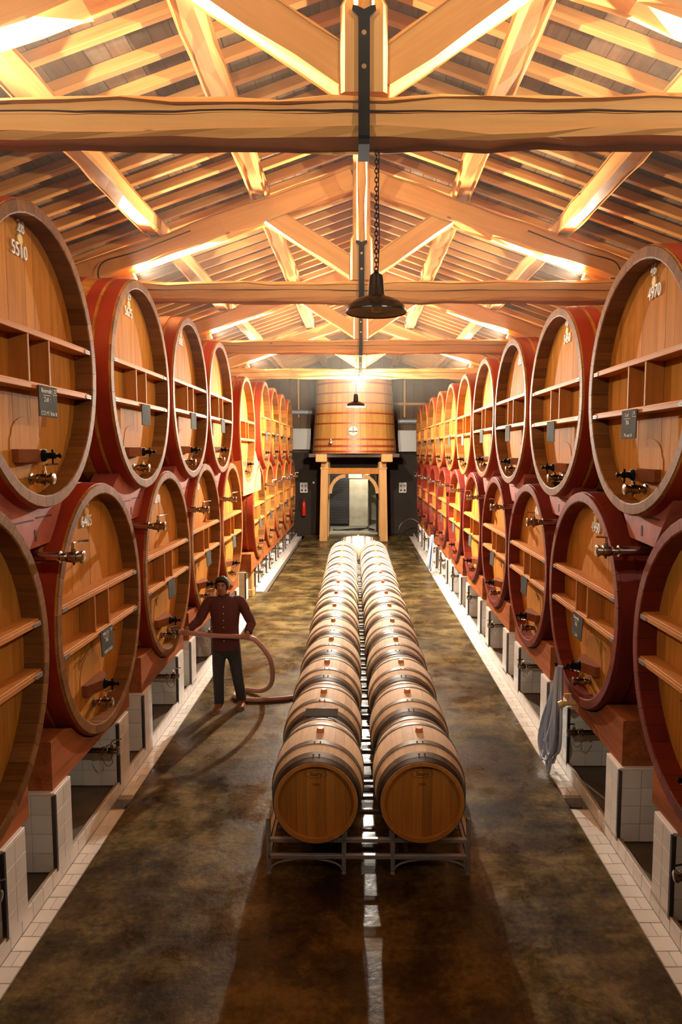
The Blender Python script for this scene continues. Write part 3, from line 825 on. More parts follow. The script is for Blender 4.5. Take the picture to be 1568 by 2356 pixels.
# ------------------------------------------------------------------ small oak barrels and racks
BL, BR, HR = .88, .36, .298
def barrel_kit():
    K = {}; N = 26
    def rad(y): return HR + .012 + (BR - HR - .012) * (1 - (abs(y) / (BL / 2)) ** 2.0)
    ys = [-.44, -.36, -.24, -.12, 0, .12, .24, .36, .44]
    rr = random.Random(4)
    K['staves'] = []; body = MB()
    for i in range(N):
        a0 = 2 * math.pi * i / N + .0012; a1 = 2 * math.pi * (i + 1) / N - .0012
        rs = []
        for y in ys:
            r = rad(y); ri = r - .027
            rs.append([(r * math.cos(a0), y, r * math.sin(a0)), (r * math.cos((a0 + a1) / 2) * 1.0005, y, r * math.sin((a0 + a1) / 2) * 1.0005), (r * math.cos(a1), y, r * math.sin(a1)), (ri * math.cos(a1), y, ri * math.sin(a1)), (ri * math.cos(a0), y, ri * math.sin(a0))])
        K['staves'].append(MB().rings(rs).mesh('stave', M['b_stave']))
        body.rings(rs, tone=rr.uniform(-.12, .12))
    K['body'] = body.mesh('stave_body', M['b_stave'])
    K['hoops'] = []
    for y0, y1, mt in ((-.438, -.388, 'b_hoop_end'), (-.382, -.318, 'b_hoop'), (-.205, -.150, 'b_hoop'), (.150, .205, 'b_hoop'), (.318, .382, 'b_hoop'), (.388, .438, 'b_hoop_end')):
        n = 48; rs = []
        for y, e in ((y0, -.002), (y0, .005), (y1, .005), (y1, -.002)):
            rs.append([((rad(y) + e) * math.cos(2 * math.pi * i / n), y, (rad(y) + e) * math.sin(2 * math.pi * i / n)) for i in range(n)])
        m = MB().rings(rs, caps=False)
        K['hoops'].append(m.mesh('hoop', M[mt], 30))
    rv = MB()
    ym = -.348; rz = rad(ym) + .004
    for k in (-1, 1): rv.cyl((k * .022, ym, rz), (k * .022, ym, rz + .006), .007, .005, 6)
    K['rivets'] = rv.mesh('rivet_pair', M['plate'])
    rv = MB(); rz = rad(-.182) + .004
    for k in (-1, 1): rv.cyl((k * .022, -.182, rz), (k * .022, -.182, rz + .006), .007, .005, 6)
    K['rivets2'] = rv.mesh('rivet_pair', M['plate'])
    K['boards'] = []
    nb = 8; iw = HR - .008; yh = -.405
    for i in range(nb):
        x0 = -iw + 2 * iw * i / nb + .0006; x1 = -iw + 2 * iw * (i + 1) / nb - .0006
        top = [(x0 + (x1 - x0) * k / 4) for k in range(5)]
        poly = [(x, math.sqrt(max(0, iw * iw - x * x))) for x in top] + [(x, -math.sqrt(max(0, iw * iw - x * x)) - 1e-4) for x in reversed(top)]
        K['boards'].append((MB().prism(poly, 1, yh, yh + .02).mesh('head_board', M['b_head']), MB().prism(poly, 1, -yh - .02, -yh).mesh('head_board', M['b_head'])))
    # chime ring that darkens the edge of the head
    K['chime'] = MB().lathe([(HR - .018, -.441), (HR + .010, -.441), (HR + .010, -.43), (HR - .018, -.41), (HR - .018, -.441)], 48, 1).mesh('chime_ring', M['b_head'], 30)
    K['bung'] = MB().lathe([(.031, BR - .01), (.031, BR + .002), (.027, BR + .030), (.024, BR + .033), (0, BR + .033)], 16).mesh('bung', M['bung'], 40)
    return K
BK = barrel_kit()
def small_barrel(x, y, rz, label, detail, brand=False):
    t = empty('oak_barrel', (x, y, .605 - BR), rz); tag(t, label, 'barrel', 'oak barrels lying on the racks')
    up = (0, 0, BR)
    roll = rnd.uniform(-.03, .03)
    if detail:
        for m in BK['staves']: link('stave', m, t, up)
        for a, b in BK['boards']: link('head_board', a, t, up)
    else:
        link('stave_body', BK['body'], t, up)
        tag(link('head', HEADALL, t, up), None)
    for m in BK['hoops']:
        h = link('hoop', m, t, up)
    if detail:
        link('chime_ring', BK['chime'], t, up)
    link('rivet_pair', BK['rivets'], t, up); link('rivet_pair', BK['rivets2'], t, up)
    link('bung', BK['bung'], t, up, (0, roll, 0))
    if brand:
        link('brand_mark', text_mesh('Saury', .042, .0008, 'brand'), t, (0, -.4055, BR + .205), (R(90), 0, 0))
        link('brand_mark', text_mesh('2004', .026, .0008, 'brand'), t, (0, -.4055, BR + .125), (R(90), 0, 0))
        ring = MB().rings([[(math.cos(2 * math.pi * k / 32) * a, -.4065, BR + .205 + math.sin(2 * math.pi * k / 32) * b) for k in range(32)] for a, b in ((.082, .030), (.079, .0275))], caps=False)
        ring.obj('brand_oval', M['brand'], t)
    return t
hm = MB()
for a, b in BK['boards']:
    for m in (a, b):
        hm.add([v.co for v in m.vertices], [list(p.vertices) for p in m.polygons], random.Random(len(hm.v)).uniform(-.1, .1))
HEADALL = hm.mesh('head', M['b_head'])
def row_x(y): return .071 - .0077 * (y - 5.27)
NROW = 14
# rack: two steel frames (front and rear) joined by side rails; every member a part
def rack_kit():
    z1, z2 = .135, .265; t = .016; hw = .755
    xs = (-hw, -.185, .185, hw)
    K = {'post': MB().bbox(-t, t, -t, t, .02, .44, .003).mesh('post', M['rack']), 'foot': MB().cyl((0, 0, 0), (0, 0, .022), .02, .012, 8).mesh('foot', M['rack']),
         'rail': MB().bbox(-hw, hw, -t, t, -t, t, .003).mesh('rail', M['rack']), 'side': MB().bbox(-t, t, -.30, .30, -t, t, .003).mesh('side_rail', M['rack'])}
    a = MB(); w = (hw - .185) / 2
    path = [(-w + t, 0, .03)] + [(w * .95 * math.cos(math.pi * (1 - k / 10)), 0, .03 + .085 * math.sin(math.pi * k / 10)) for k in range(1, 10)] + [(w - t, 0, .03)]
    K['arch'] = MB().tube(path, .008, 6).mesh('arch', M['rack'], 40)
    c = []
    for k in range(13):
        an = math.pi * (1.25 + .5 * k / 12); r = .375
        c.append((r * math.cos(an), 0, .605 + r * math.sin(an)))
    K['saddle'] = MB().tube(c, .014, 6).mesh('saddle', M['rack'], 40)
    return K, xs, z1, z2, hw
RK, rxs, rz1, rz2, rhw = rack_kit()
def rack(y, label):
    t = empty('barrel_rack', (row_x(y), y, 0), -.0077); tag(t, label, 'rack', 'steel racks under the oak barrels')
    for yy in (-.34, .30):
        for x in rxs:
            p = link('post', RK['post'], t, (x, yy, 0)); link('foot', RK['foot'], p)
        for z in (rz1, rz2): link('rail', RK['rail'], t, (0, yy, z))
        for cx in (-.47, .47): link('arch', RK['arch'], t, (cx, yy, 0))
    for x in rxs:
        for z in (rz1, rz2): link('side_rail', RK['side'], t, (x, -.02, z))
for n in range(NROW):
    y = 5.27 + .9 * n
    cx = row_x(y)
    for sd in (-1, 1):
        side = 'left' if sd < 0 else 'right'
        lab = f'{ORD[n]} pale oak barrel from the front in the {side} file on racks' if n < 11 else f'pale oak barrel in the {side} file, {["third from", "second from", "at"][n - 11]} the far end'
        if n == 0: lab = f'front oak barrel of the {side} file with branded head facing the viewer'
        small_barrel(cx + sd * .389 + rnd.uniform(-.008, .008), y + rnd.uniform(-.008, .008), -.0077 + rnd.uniform(-.01, .01), lab, n < 3, n == 0)
    rack(y, f'grey steel barrel rack under the {ORD[n]} pair of oak barrels' if n < 11 else f'grey steel barrel rack, {["third from", "second from", "at"][n - 11]} the far end')
tb = small_barrel(-.03, 18.15, R(90), 'oak barrel lying crosswise behind the far end of the two files', False)
MB().box(-.2, .2, -.25, .25, -.245, -.012).obj('wedge', M['rack'], tb)
# slate plate resting on the second barrel
s = MB().bbox(-.14, .14, -.06, .06, 0, .010, .002).obj('slate_plate', M['slate'], None, 0, (-.325, 5.71, .945), (R(12), 0, R(-2)))
tag(s, 'dark slate plate lying between the two front barrels of the left file', 'slate')

# ------------------------------------------------------------------ pendant lamps
def pendant(Y, lit, label):
    t = empty('pendant_lamp', (.115 if not lit else -.07, Y, 4.13)); tag(t, label, 'lamp', 'black industrial pendant lamps')
    prof = [(.205, 0), (.200, .035), (.170, .065), (.115, .090), (.062, .108), (.058, .118), (.050, .21), (.044, .245), (.030, .255), (.012, .262), (.0, .262)]
    MB().lathe(prof, 40).obj('lamp_shade', M['shade'], t, 40)
    MB().lathe([(.2045, .001), (.196, .033), (.167, .061), (.113, .084), (.060, .098), (0, .10)], 40).obj('shade_lining', M['shade_in'], t, 40)
    MB().lathe([(.203, -.004), (.209, -.002), (.209, .004), (.203, .004), (.203, -.004)], 40).obj('rim', M['shade'], t)
    MB().lathe([(0, .105), (.018, .10), (.020, .075), (.034, .05), (.038, .03), (.028, .006), (0, -.004)], 18).obj('bulb', M['bulb'] if lit else M['shade_in'], t, 60)
    top = 5.18 - 4.13
    if lit:
        MB().cyl((0, 0, .26), (0, 0, top), .005, .005, 6).obj('cord', M['cable'], t)
        ld = bpy.data.lights.new('pendant_light', 'POINT'); ld.energy = PENDANT_W; ld.color = PENDANT_C; ld.shadow_soft_size = .05
        link('pendant_light', ld, t, (0, 0, -.03))
    else:
        MB().lathe([(.012, 0), (.02, .006), (.02, .016), (.012, .022)], 10, 2, (0, 0, .258)).obj('collar', M['shade'], t)
        z = .278; k = 0
        ch = empty('chain'); ch.parent = t
        lm = MB(); pp = [(math.cos(a) * .011, 0, math.sin(a) * .019) for a in [2 * math.pi * q / 12 for q in range(13)]]
        lmesh = MB().tube(pp, .0035, 6).mesh('chain_link', M['iron'], 40)
        while z < top:
            link('chain_link', lmesh, ch, (0, 0, z + .010), (0, 0, R(90) if k % 2 else 0)); z += .029; k += 1
        MB().tube(spline([(.012, .01, .27), (.02, .01, .5), (.014, .01, .75), (.018, .01, top)], 5), .004, 5).obj('cord', M['cable'], t)
    return t
pendant(4.74, False, 'near black enamel pendant lamp, unlit, hanging on a chain')
pendant(14.20, True, 'lit pendant lamp in front of the standing vat')
bb = empty('bare_bulb', (-.02, 18.45, 5.17)); tag(bb, 'bare lit bulb in a holder on the farthest tie beam', 'bulb')
MB().lathe([(0, .10), (.03, .10), (.03, .03), (.022, .02), (0, .02)], 14).cyl((0, 0, .05), (0, .15, .05), .012, .012, 8).obj('holder', M['iron'], bb, 40)
MB().lathe([(0, .02), (.02, .01), (.035, -.02), (.038, -.045), (.026, -.07), (0, -.08)], 16).obj('bulb', M['bulb'], bb, 60)
ld = bpy.data.lights.new('bulb_light', 'POINT'); ld.energy = BULB_W; ld.color = PENDANT_C; ld.shadow_soft_size = .045
link('bulb_light', ld, bb, (0, -.02, -.13))

# ------------------------------------------------------------------ far end: wall, doorway, vat, fittings
YW = YB
wb = empty('wall_back', (0, YW, 0)); tag(wb, kind='structure', label='dark back wall with doorway under the vat')
ox0, ox1, oz = -1.17, .67, 2.38
for (a, b, c, d, m) in ((-5.1, ox0, -.1, 3.2, 'dark_wall'), (ox1, 5.1, -.1, 3.2, 'dark_wall'), (ox0, ox1, oz, 3.2, 'dark_wall')):
    MB().box(a, b, 0, .4, c, d).obj('lower_wall', M[m], wb)
for i in range(26):
    x = -5.1 + i * .4
    MB().box(x + .004, x + .396, .02, .3, 3.2, 7.5).obj('plank', M['upper_wall'], wb)
MB().box(ox0 - .05, ox1 + .05, -.18, .5, 0, .06).obj('threshold', M['stone'], wb)
# room beyond the doorway
rb = empty('wall_far_room', (0, YW, 0)); tag(rb, kind='structure', label='small pale room beyond the doorway')
MB().box(-3, 3, .4, 6, -.05, .02).obj('room_floor', M['concrete'], rb)
MB().box(-3, 3, 5.4, 5.6, 0, 3.2).obj('room_wall', M['stone'], rb)
MB().box(-3, 3, .4, 5.6, 3.0, 3.2).obj('room_ceiling', M['stone'], rb)
MB().box(-3.1, -3, .4, 5.6, 0, 3.2).box(3, 3.1, .4, 5.6, 0, 3.2).obj('room_side', M['stone'], rb)
sp = empty('stone_pier', (-.02, YW + 2.6, .02)); tag(sp, 'pale stone pier seen through the doorway under the vat', 'pier', None, 'structure')
MB().bbox(-.42, .42, 0, .6, 0, 2.05, .02).obj('shaft', M['stone'], sp)
MB().bbox(-.47, .47, -.05, .65, 2.05, 2.30, .03).obj('capital', M['stone'], sp)
MB().bbox(-.40, .40, 0, .6, 2.30, 2.98, .02).obj('block', M['stone'], sp)
br = empty('bottle_rack', (-.92, YW + 2.4, .02)); tag(br, 'dark bottle rack wall left of the stone pier beyond the doorway', 'rack')
MB().box(-.46, .46, .1, .4, .12, 2.45).obj('rack_body', M['black'], br)
dots = MB()
for i in range(9):
    for j in range(20):
        dots.cyl((-.42 + i * .10 + (.05 if j % 2 else 0), .095, .2 + j * .11), (-.42 + i * .10 + (.05 if j % 2 else 0), .1, .2 + j * .11), .011, .011, 6)
tag(dots.obj('bottle_ends', M['plate'], br), kind='stuff')
dr = empty('open_door', (ox1 - .02, YW + .42, .02)); tag(dr, 'dark open wooden door with iron hinges on the right of the doorway', 'door')
for k in range(6): MB().box(-.29 + .0, -.25, k * .16 + .002, k * .16 + .158, .03, 2.3).obj('plank', M['door'], dr)
for z in (.45, 1.25, 2.0):
    MB().box(-.30, -.285, .02, .6, z - .02, z + .02).obj('hinge', M['iron'], dr)
ld = bpy.data.lights.new('room_light', 'POINT'); ld.energy = 70; ld.color = (1, .92, .74); ld.shadow_soft_size = .1
rlamp = empty('ceiling_lamp', (.1, YW + 1.6, 2.86)); tag(rlamp, 'small ceiling lamp in the room beyond the doorway', 'lamp')
MB().lathe([(0, 0), (.09, .02), (.11, .07), (.11, .12), (.0, .13)], 20).obj('globe', emit('globe', (1, .92, .74), 6), rlamp, 40)
link('room_light', ld, rlamp, (0, 0, -.08))
# hoses on the far floor
for k, pts in enumerate((((-1.0, YW + .6, .05), (-.3, YW + 1.2, .05), (.3, YW + 1.5, .05), (.6, YW + 1.0, .05)), ((-1.05, YW + .9, .05), (-.5, YW + .5, .05), (0, YW + .9, .05), (.35, YW + 1.9, .05)))):
    tag(MB().tube(spline(pts, 8), .03, 8).obj('black_hose', M['cable'], None, 50), ['upper', 'lower'][k] + ' black hose lying on the floor beyond the doorway', 'hose')

VX, VY = -.18, 25.2
v = empty('standing_vat', (VX, VY, 3.16)); tag(v, 'tall conical oak vat with red hoops on a timber stand', 'vat')
vs = MB(); NV = 44; VH = 2.85
def vr(z): return 1.54 - .20 * z / VH
rr = random.Random(3)
for i in range(NV):
    a0 = 2 * math.pi * i / NV + .002; a1 = 2 * math.pi * (i + 1) / NV - .002
    rs = [[(vr(z) * math.cos(a0), vr(z) * math.sin(a0), z), (vr(z) * math.cos(a1), vr(z) * math.sin(a1), z), ((vr(z) - .06) * math.cos(a1), (vr(z) - .06) * math.sin(a1), z), ((vr(z) - .06) * math.cos(a0), (vr(z) - .06) * math.sin(a0), z)] for z in (0, VH)]
    MB().rings(rs).obj('stave', M['vat'], v)
MB().cyl((0, 0, .06), (0, 0, .1), 1.49, 1.49, 44).obj('bottom', M['vat'], v)
MB().cyl((0, 0, VH - .1), (0, 0, VH - .05), 1.29, 1.29, 44).obj('lid', M['vat'], v)
for z, hh in ((.03, .07), (.22, .07), (.46, .06), (1.02, .05), (1.37, .05), (1.72, .05), (2.07, .05), (2.42, .05), (2.74, .05)):
    MB().lathe([(vr(z) - .005, z), (vr(z) + .010, z), (vr(z + hh) + .010, z + hh), (vr(z + hh) - .005, z + hh)], 64).obj('hoop', M['vat_hoop'], v, 30)
d = empty('manhole', (-.03, -1.50, .76)); d.parent = v
MB().lathe([(0, -.02), (.17, -.02), (.17, -.05), (.14, -.055), (.05, -.06), (0, -.06)], 24, 1).obj('manhole_lid', M['cabinet'], d, 40)
MB().cyl((-.15, -.09, .0), (.15, -.09, .0), .014, .014, 8).lathe([(0, -.05), (.04, -.06), (.04, -.12), (0, -.13)], 12, 1).cyl((0, -.09, 0), (0, -.09, .15), .012, .012, 8).obj('manhole_handle', M['steel'], d)
b, l = tap_kit((0, 0, 0), 1.2)
tp = link('tap', b, v, (-.80, -1.30, .37), (0, 0, R(-90))); link('tap_lever', l, tp)
# timber stand
st = empty('vat_stand', (VX, VY, 0)); tag(st, 'heavy timber stand with braced posts carrying the vat', 'stand')
for sx, xb, xt in ((-1, -1.12, -1.06), (1, 1.07, 1.02)):
    for yy in (-.55, .9):
        MB().rings([[(xb - .14, yy - .14, 0), (xb + .14, yy - .14, 0), (xb + .14, yy + .14, 0), (xb - .14, yy + .14, 0)], [(xt - .13, yy - .13, 2.86), (xt + .13, yy - .13, 2.86), (xt + .13, yy + .13, 2.86), (xt - .13, yy + .13, 2.86)]]).obj('post', M['post'], st)
        MB().bbox(xt - .16, xt + .16, yy - .16, yy + .16, 2.60, 2.66, .01).obj('collar', M['post'], st)
    pts = []
    for k in range(9):
        a = math.pi / 2 * k / 8; pts.append((xt - sx * (.13 + .62 * (1 - math.cos(a))), 1.72 + .70 * math.sin(a)))
    for k in range(8, -1, -1):
        a = math.pi / 2 * k / 8; pts.append((xt - sx * (.13 + .12 + .50 * (1 - math.cos(a))), 1.72 + .57 * math.sin(a)))
    MB().prism(pts, 1, -.61, -.50).obj('knee_brace', M['post'], st)
    for yy in (0,):
        MB().bbox(sx * 1.15 - .20, sx * 1.15 + .20, -1.25, 1.35, 2.86, 3.14, .02).obj('side_beam', M['post'], st)
MB().bbox(-1.0, 1.0, -.66, -.46, 2.42, 2.64, .015).obj('cross_rail', M['shelf'], st)
for k in range(5):
    MB().bbox(-1.6, 1.6, -1.1 + k * .5, -.85 + k * .5, 3.02, 3.155, .01).obj('floor_beam', M['door'], st)

# grey cabinets and ducts on the back wall
for x0, x1, z0, z1, nm in ((-2.68, -1.85, 3.30, 4.12, 'left'), (1.48, 2.22, 3.22, 4.05, 'right')):
    t = empty('wall_cabinet', ((x0 + x1) / 2, YW - .35, z0)); tag(t, f'grey sheet metal cabinet on the back wall {nm} of the vat', 'cabinet')
    w = x1 - x0
    MB().bbox(-w / 2, w / 2, 0, .35, 0, z1 - z0, .01).obj('body', M['cabinet'], t)
    MB().bbox(-w / 2 + .14, w / 2 - .01, -.012, 0, .01, z1 - z0 - .01, .004).obj('door', M['cabinet'], t)
for (x0, x1, z, nm) in ((-2.7, -1.75, 4.75, 'left'), (1.5, 2.3, 4.40, 'right')):
    o = MB().cyl((x0, YW - .09, z), (x1, YW - .09, z), .10, .10, 16).cyl(((x0 + x1) / 2 - .02, YW - .09, z), ((x0 + x1) / 2 + .02, YW - .09, z), .108, .108, 16).obj('air_duct', M['rack'], None, 40)
    tag(o, f'silver air duct on the back wall {nm} of the vat', 'duct')
for x, nm in ((-2.35, 'outer left'), (-1.62, 'inner left'), (1.75, 'right')):
    tag(MB().bbox(x - .04, x + .04, YW - .12, YW, 4.55, 6.0, .01).obj('wall_post', M['post']), f'slim pale {nm} timber post high on the back wall', 'post')
tag(MB().bbox(1.2, 4.5, YW - .1, YW, 5.02, 5.12, .01).obj('wall_rail', M['post']), 'pale timber rail across the back wall right of the vat', 'rail')
# switch boxes, extinguisher
for x, nm in ((-2.17, 'left'), (1.70, 'right')):
    t = empty('switch_box', (x, YW - .10, 1.62)); tag(t, f'pale power socket box with four outlets on the back wall, {nm}', 'switch box')
    MB().bbox(-.15, .15, 0, .10, 0, .40, .01).obj('case', M['white_plastic'], t)
    for a in (-.07, .07):
        for zz in (.10, .28):
            MB().lathe([(0, -.012), (.04, -.012), (.045, 0)], 12, 1, (a, 0, zz)).obj('outlet', M['hoop_dark'] if zz < .2 else M['plate'], t)
tag(MB().bbox(-1.83, -1.75, YW - .03, YW, 1.98, 2.06, .005).obj('light_switch', M['white_plastic']), 'small pale light switch on the dark back wall', 'switch')
t = empty('fire_extinguisher', (-2.17, YW - .12, .72)); tag(t, 'red fire extinguisher on the dark back wall', 'extinguisher')
MB().lathe([(0, 0), (.085, .0), (.09, .03), (.09, .48), (.07, .55), (.03, .58), (.03, .62), (0, .62)], 20).obj('cylinder', M['red'], t, 40)
MB().box(-.02, .08, -.015, .015, .62, .66).tube(spline([(-.02, 0, .62), (-.12, -.02, .66), (-.15, -.02, .45), (-.11, -.03, .2)], 6), .012, 6).obj('valve_and_hose', M['black'], t)
# cable at the right of the doorway
tag(MB().tube(spline([(2.2, 25.0, .62), (1.9, 25.1, .75), (1.55, 25.2, .55), (1.45, 25.0, .2), (1.5, 24.4, .03), (1.65, 22.5, .03), (1.78, 20.6, .03), (1.74, 19.7, .03)], 8), .022, 8).obj('grey_cable', M['coupling'], None, 50), 'dark hose curving down from the right pillar onto the far floor', 'hose')

# ------------------------------------------------------------------ hanging hose bundles
def hose_bundle(base, top, drop, n, r, mat, label, seed, spread):
    t = empty('hose_bundle', base); tag(t, label, 'hose')
    rr = random.Random(seed)
    MB().tube([(.16, 0, top - .02), (.0, 0, top), (-.06, 0, top), (-.075, 0, top + .05)], .012, 8).obj('hook', M['iron'], t)
    for k in range(n):
        a = rr.uniform(-spread, spread); b = rr.uniform(-spread, spread) * .9; d = drop * rr.uniform(.72, 1.0); x = -.015 - .10 * rr.random()
        zb = max(.035, top - d)
        pts = [(x * .5, -.01, top + .012), (x * .8, a * .35, top - d * .28), (x - .03, a - .02, top - d * .65), (x - .05, a - .045, zb + .10), (x - .055, (a + b) / 2, zb), (x - .05, b + .045, zb + .10), (x - .02, b + .02, top - d * .62), (x * .7, b * .35, top - d * .25), (x * .5, .012, top + .012)]
        MB().tube(spline(pts, 7), r, 8).obj('hose_loop', M[mat], t, 50)
    return t
hose_bundle((2.00, 6.55, 0), 1.08, 1.02, 14, .0155, 'hose_blue', 'bundle of blue-grey hose hung on the pillar below the right casks', 5, .21)
hose_bundle((1.93, 17.6, 0), 1.05, .95, 7, .018, 'hose_blue', 'far bundle of grey hose hung beside the right pillars', 9, .12)
t = empty('wall_tap', (1.98, 6.25, .83)); tag(t, 'brass water tap beside the blue-grey hose bundle', 'tap')
MB().cyl((.25, 0, 0), (-.06, 0, 0), .022, .022, 10).cyl((-.06, 0, 0), (-.10, 0, -.02), .034, .034, 12).obj('spout', M['gold'], t, 40)
MB().cyl((-.02, 0, 0), (-.02, 0, .08), .009, .009, 8).box(-.05, .01, -.01, .01, .08, .095).obj('tap_handle', M['gold'], t)

# ------------------------------------------------------------------ the man with the hose
PX, PY = -1.66, 8.35
def skin(name, pts, edges, radii, mat, parent, root=0, sub=2):
    me = bpy.data.meshes.new(name)
    me.from_pydata(pts, edges, [])
    o = link(name, me, parent)
    o.modifiers.new('skin', 'SKIN').use_smooth_shade = True
    for i, v in enumerate(me.skin_vertices[0].data):
        r = radii[i]; v.radius = r if isinstance(r, tuple) else (r, r); v.use_root = (i == root)
    s = o.modifiers.new('sub', 'SUBSURF'); s.levels = sub; s.render_levels = sub
    bpy.context.view_layer.update()
    m2 = bpy.data.meshes.new_from_object(o.evaluated_get(bpy.context.evaluated_depsgraph_get()))
    m2.materials.clear(); m2.materials.append(M[mat])
    m2.polygons.foreach_set('use_smooth', [True] * len(m2.polygons))
    o.modifiers.clear(); o.data = m2
    return o
p = empty('person', (PX, PY, 0)); tag(p, 'person in a dark red plaid shirt holding a hose to a cask', 'person')
# hands hold the hose line HP0 -> HP1 (local coords)
HRt = Vector((-.475, -.14, .985)); HLf = Vector((.285, -.17, .935))
NOZ = Vector((-.60, -.13, .985))
SR = Vector((-.20, .01, 1.345)); SLf = Vector((.185, .01, 1.345))
ER = Vector((-.335, -.015, 1.10)); EL = Vector((.315, .0, 1.075))
# torso-shirt
sh = MB(); NS = 20
def oval(c, rx, ry, n=NS): return [(c[0] + rx * math.cos(2 * math.pi * k / n), c[1] + ry * math.sin(2 * math.pi * k / n) * (1.0 if math.sin(2 * math.pi * k / n) < 0 else .9), c[2]) for k in range(n)]
sh.rings([oval((0, 0, .745), .178, .135), oval((0, 0, .80), .176, .134), oval((0, 0, .90), .165, .128), oval((-.004, 0, 1.02), .165, .126), oval((-.007, 0, 1.15), .178, .130), oval((-.01, .002, 1.27), .196, .128), oval((-.01, .004, 1.335), .212, .112), oval((-.012, .0, 1.39), .168, .088), oval((-.013, -.010, 1.415), .085, .070), oval((-.014, -.018, 1.435), .066, .066)])
def sleeve(S0, E, Hd):
    w = E * .40 + Hd * .60
    P = spline([S0 * .55 + Vector((0, 0, .60)), S0 + Vector((0, 0, -.006)), (S0 + E) / 2, E, (E + w) / 2, w], 4)
    n = len(P); sh.tube(P, [(.060 if k == 0 else .074) - .026 * (k / (n - 1)) + .003 * math.sin(k * 2.1) for k in range(n)], 14)
sleeve(SR, ER, HRt); sleeve(SLf, EL, HLf)
sh.obj('shirt', M['shirt'], p, 70)
MB().rings([oval((-.014, -.018, 1.425), .070, .070), oval((-.014, -.020, 1.452), .074, .073), oval((-.014, -.020, 1.445), .060, .060)], caps=False).obj('collar', M['shirt'], p, 60)
for q, (E, Hd) in enumerate(((ER, HRt), (EL, HLf))):
    w = E * .42 + Hd * .58; dd = (Hd - E).normalized()
    MB().cyl(w - dd * .02, w + dd * .02, .053, .051, 14).obj('rolled_cuff', M['shirt'], p, 60)
# trousers
HIPR, HIPL = Vector((-.09, 0, .80)), Vector((.09, 0, .80))
skin('trousers', [(0, 0, .86), (0, 0, .78), (-.095, 0, .70), (-.095, -.04, .42), (-.087, -.06, .12), (.10, .0, .70), (.125, .02, .42), (.168, .05, .12), (-.087, -.065, .03), (.170, .05, .03)],
     [(0, 1), (1, 2), (2, 3), (3, 4), (1, 5), (5, 6), (6, 7), (4, 8), (7, 9)], [(.165, .125), (.16, .125), .098, .076, .068, .098, .076, .068, .072, .072], 'jeans', p, 1)
# body: head, neck, torso core, forearms, hands
pts = [(0, 0, .90), (0, 0, 1.10), (-.01, 0, 1.30), (-.015, -.02, 1.42), (-.025, -.055, 1.485), (-.028, -.065, 1.555), (-.026, -.055, 1.61)]
edg = [(0, 1), (1, 2), (2, 3), (3, 4), (4, 5), (5, 6)]
rad = [.06, .06, .055, .050, (.062, .072), (.074, .090), (.062, .078)]
def arm(S0, E, Hd, sgn, hose_dir):
    i = len(pts)
    fore = (Hd - E).normalized()
    wrist = Hd - fore * .075
    pts.extend([S0, (S0 + E) / 2, E, (E + wrist) / 2, wrist, Hd])
    edg.extend([(2, i), (i, i + 1), (i + 1, i + 2), (i + 2, i + 3), (i + 3, i + 4), (i + 4, i + 5)])
    rad.extend([.05, .045, .04, .036, .028, (.034, .024)])
arm(SR, ER, HRt + Vector((0, .02, .035)), -1, None); arm(SLf, EL, HLf + Vector((0, .025, .03)), 1, None)
body = skin('body', pts, edg, rad, 'skin', p, 1)
# fingers curled around the hose
hd = (HLf - HRt).normalized()
def fingers(Hd, d, flip):
    d = d.normalized()
    up = Vector((0, 0, 1)); up = (up - d * up.dot(d)).normalized(); fw = d.cross(up)      # fw points to +-Y
    if fw.y > 0: fw = -fw
    for k in range(4):
        off = (k - 1.5) * .021; ln = [.9, 1.0, .95, .8][k]
        c = Hd + d * off; r = .036
        ps = [c + (-fw * math.cos(a) * 1.0 + up * math.sin(a)) * r * (1.06 if j < 2 else 1.0) for j, a in enumerate([R(55), R(100), R(150), R(195), R(235 * ln)])]
        ps = [tuple(q) for q in ps]
        skin('finger', ps, [(j, j + 1) for j in range(len(ps) - 1)], [.0105, .0102, .0095, .009, .0075], 'skin', p, 0, 1)
    c = Hd + d * (.045 * flip)
    ps = [c + up * .030 - fw * .020 - d * .02 * flip, c + up * .034 + fw * .010, c + up * .014 + fw * .034, c - up * .006 + fw * .038]
    skin('thumb', [tuple(q) for q in ps], [(0, 1), (1, 2), (2, 3)], [.013, .012, .011, .009], 'skin', p, 0, 1)
fingers(HRt, hd, 1); fingers(HLf, hd, -1)
# head details: cap of hair, ears, nose, brows, eyes, mouth
hc = Vector((-.027, -.062, 1.56))
def blob(name, c, rx, ry, rz, mat, parent, cut=None, n=16, tilt=None):
    bm = bmesh.new(); bmesh.ops.create_uvsphere(bm, u_segments=n, v_segments=n // 2 + 2, radius=1)
    for vv in bm.verts: vv.co = (vv.co.x * rx, vv.co.y * ry, vv.co.z * rz)
    if cut: bmesh.ops.bisect_plane(bm, geom=bm.verts[:] + bm.edges[:] + bm.faces[:], plane_co=cut[0], plane_no=cut[1], clear_outer=True)
    me = bpy.data.meshes.new(name); bm.to_mesh(me); bm.free(); me.materials.append(M[mat])
    me.polygons.foreach_set('use_smooth', [True] * len(me.polygons))
    return link(name, me, parent, c)
hr = blob('hair', hc + Vector((0, .006, .010)), .087, .104, .102, 'hair', p, ((0, -.066, .020), (0, -.93, -.36)), 28)
hrr = random.Random(2)
for vv in hr.data.vertices: vv.co *= 1 + hrr.uniform(-.035, .05)
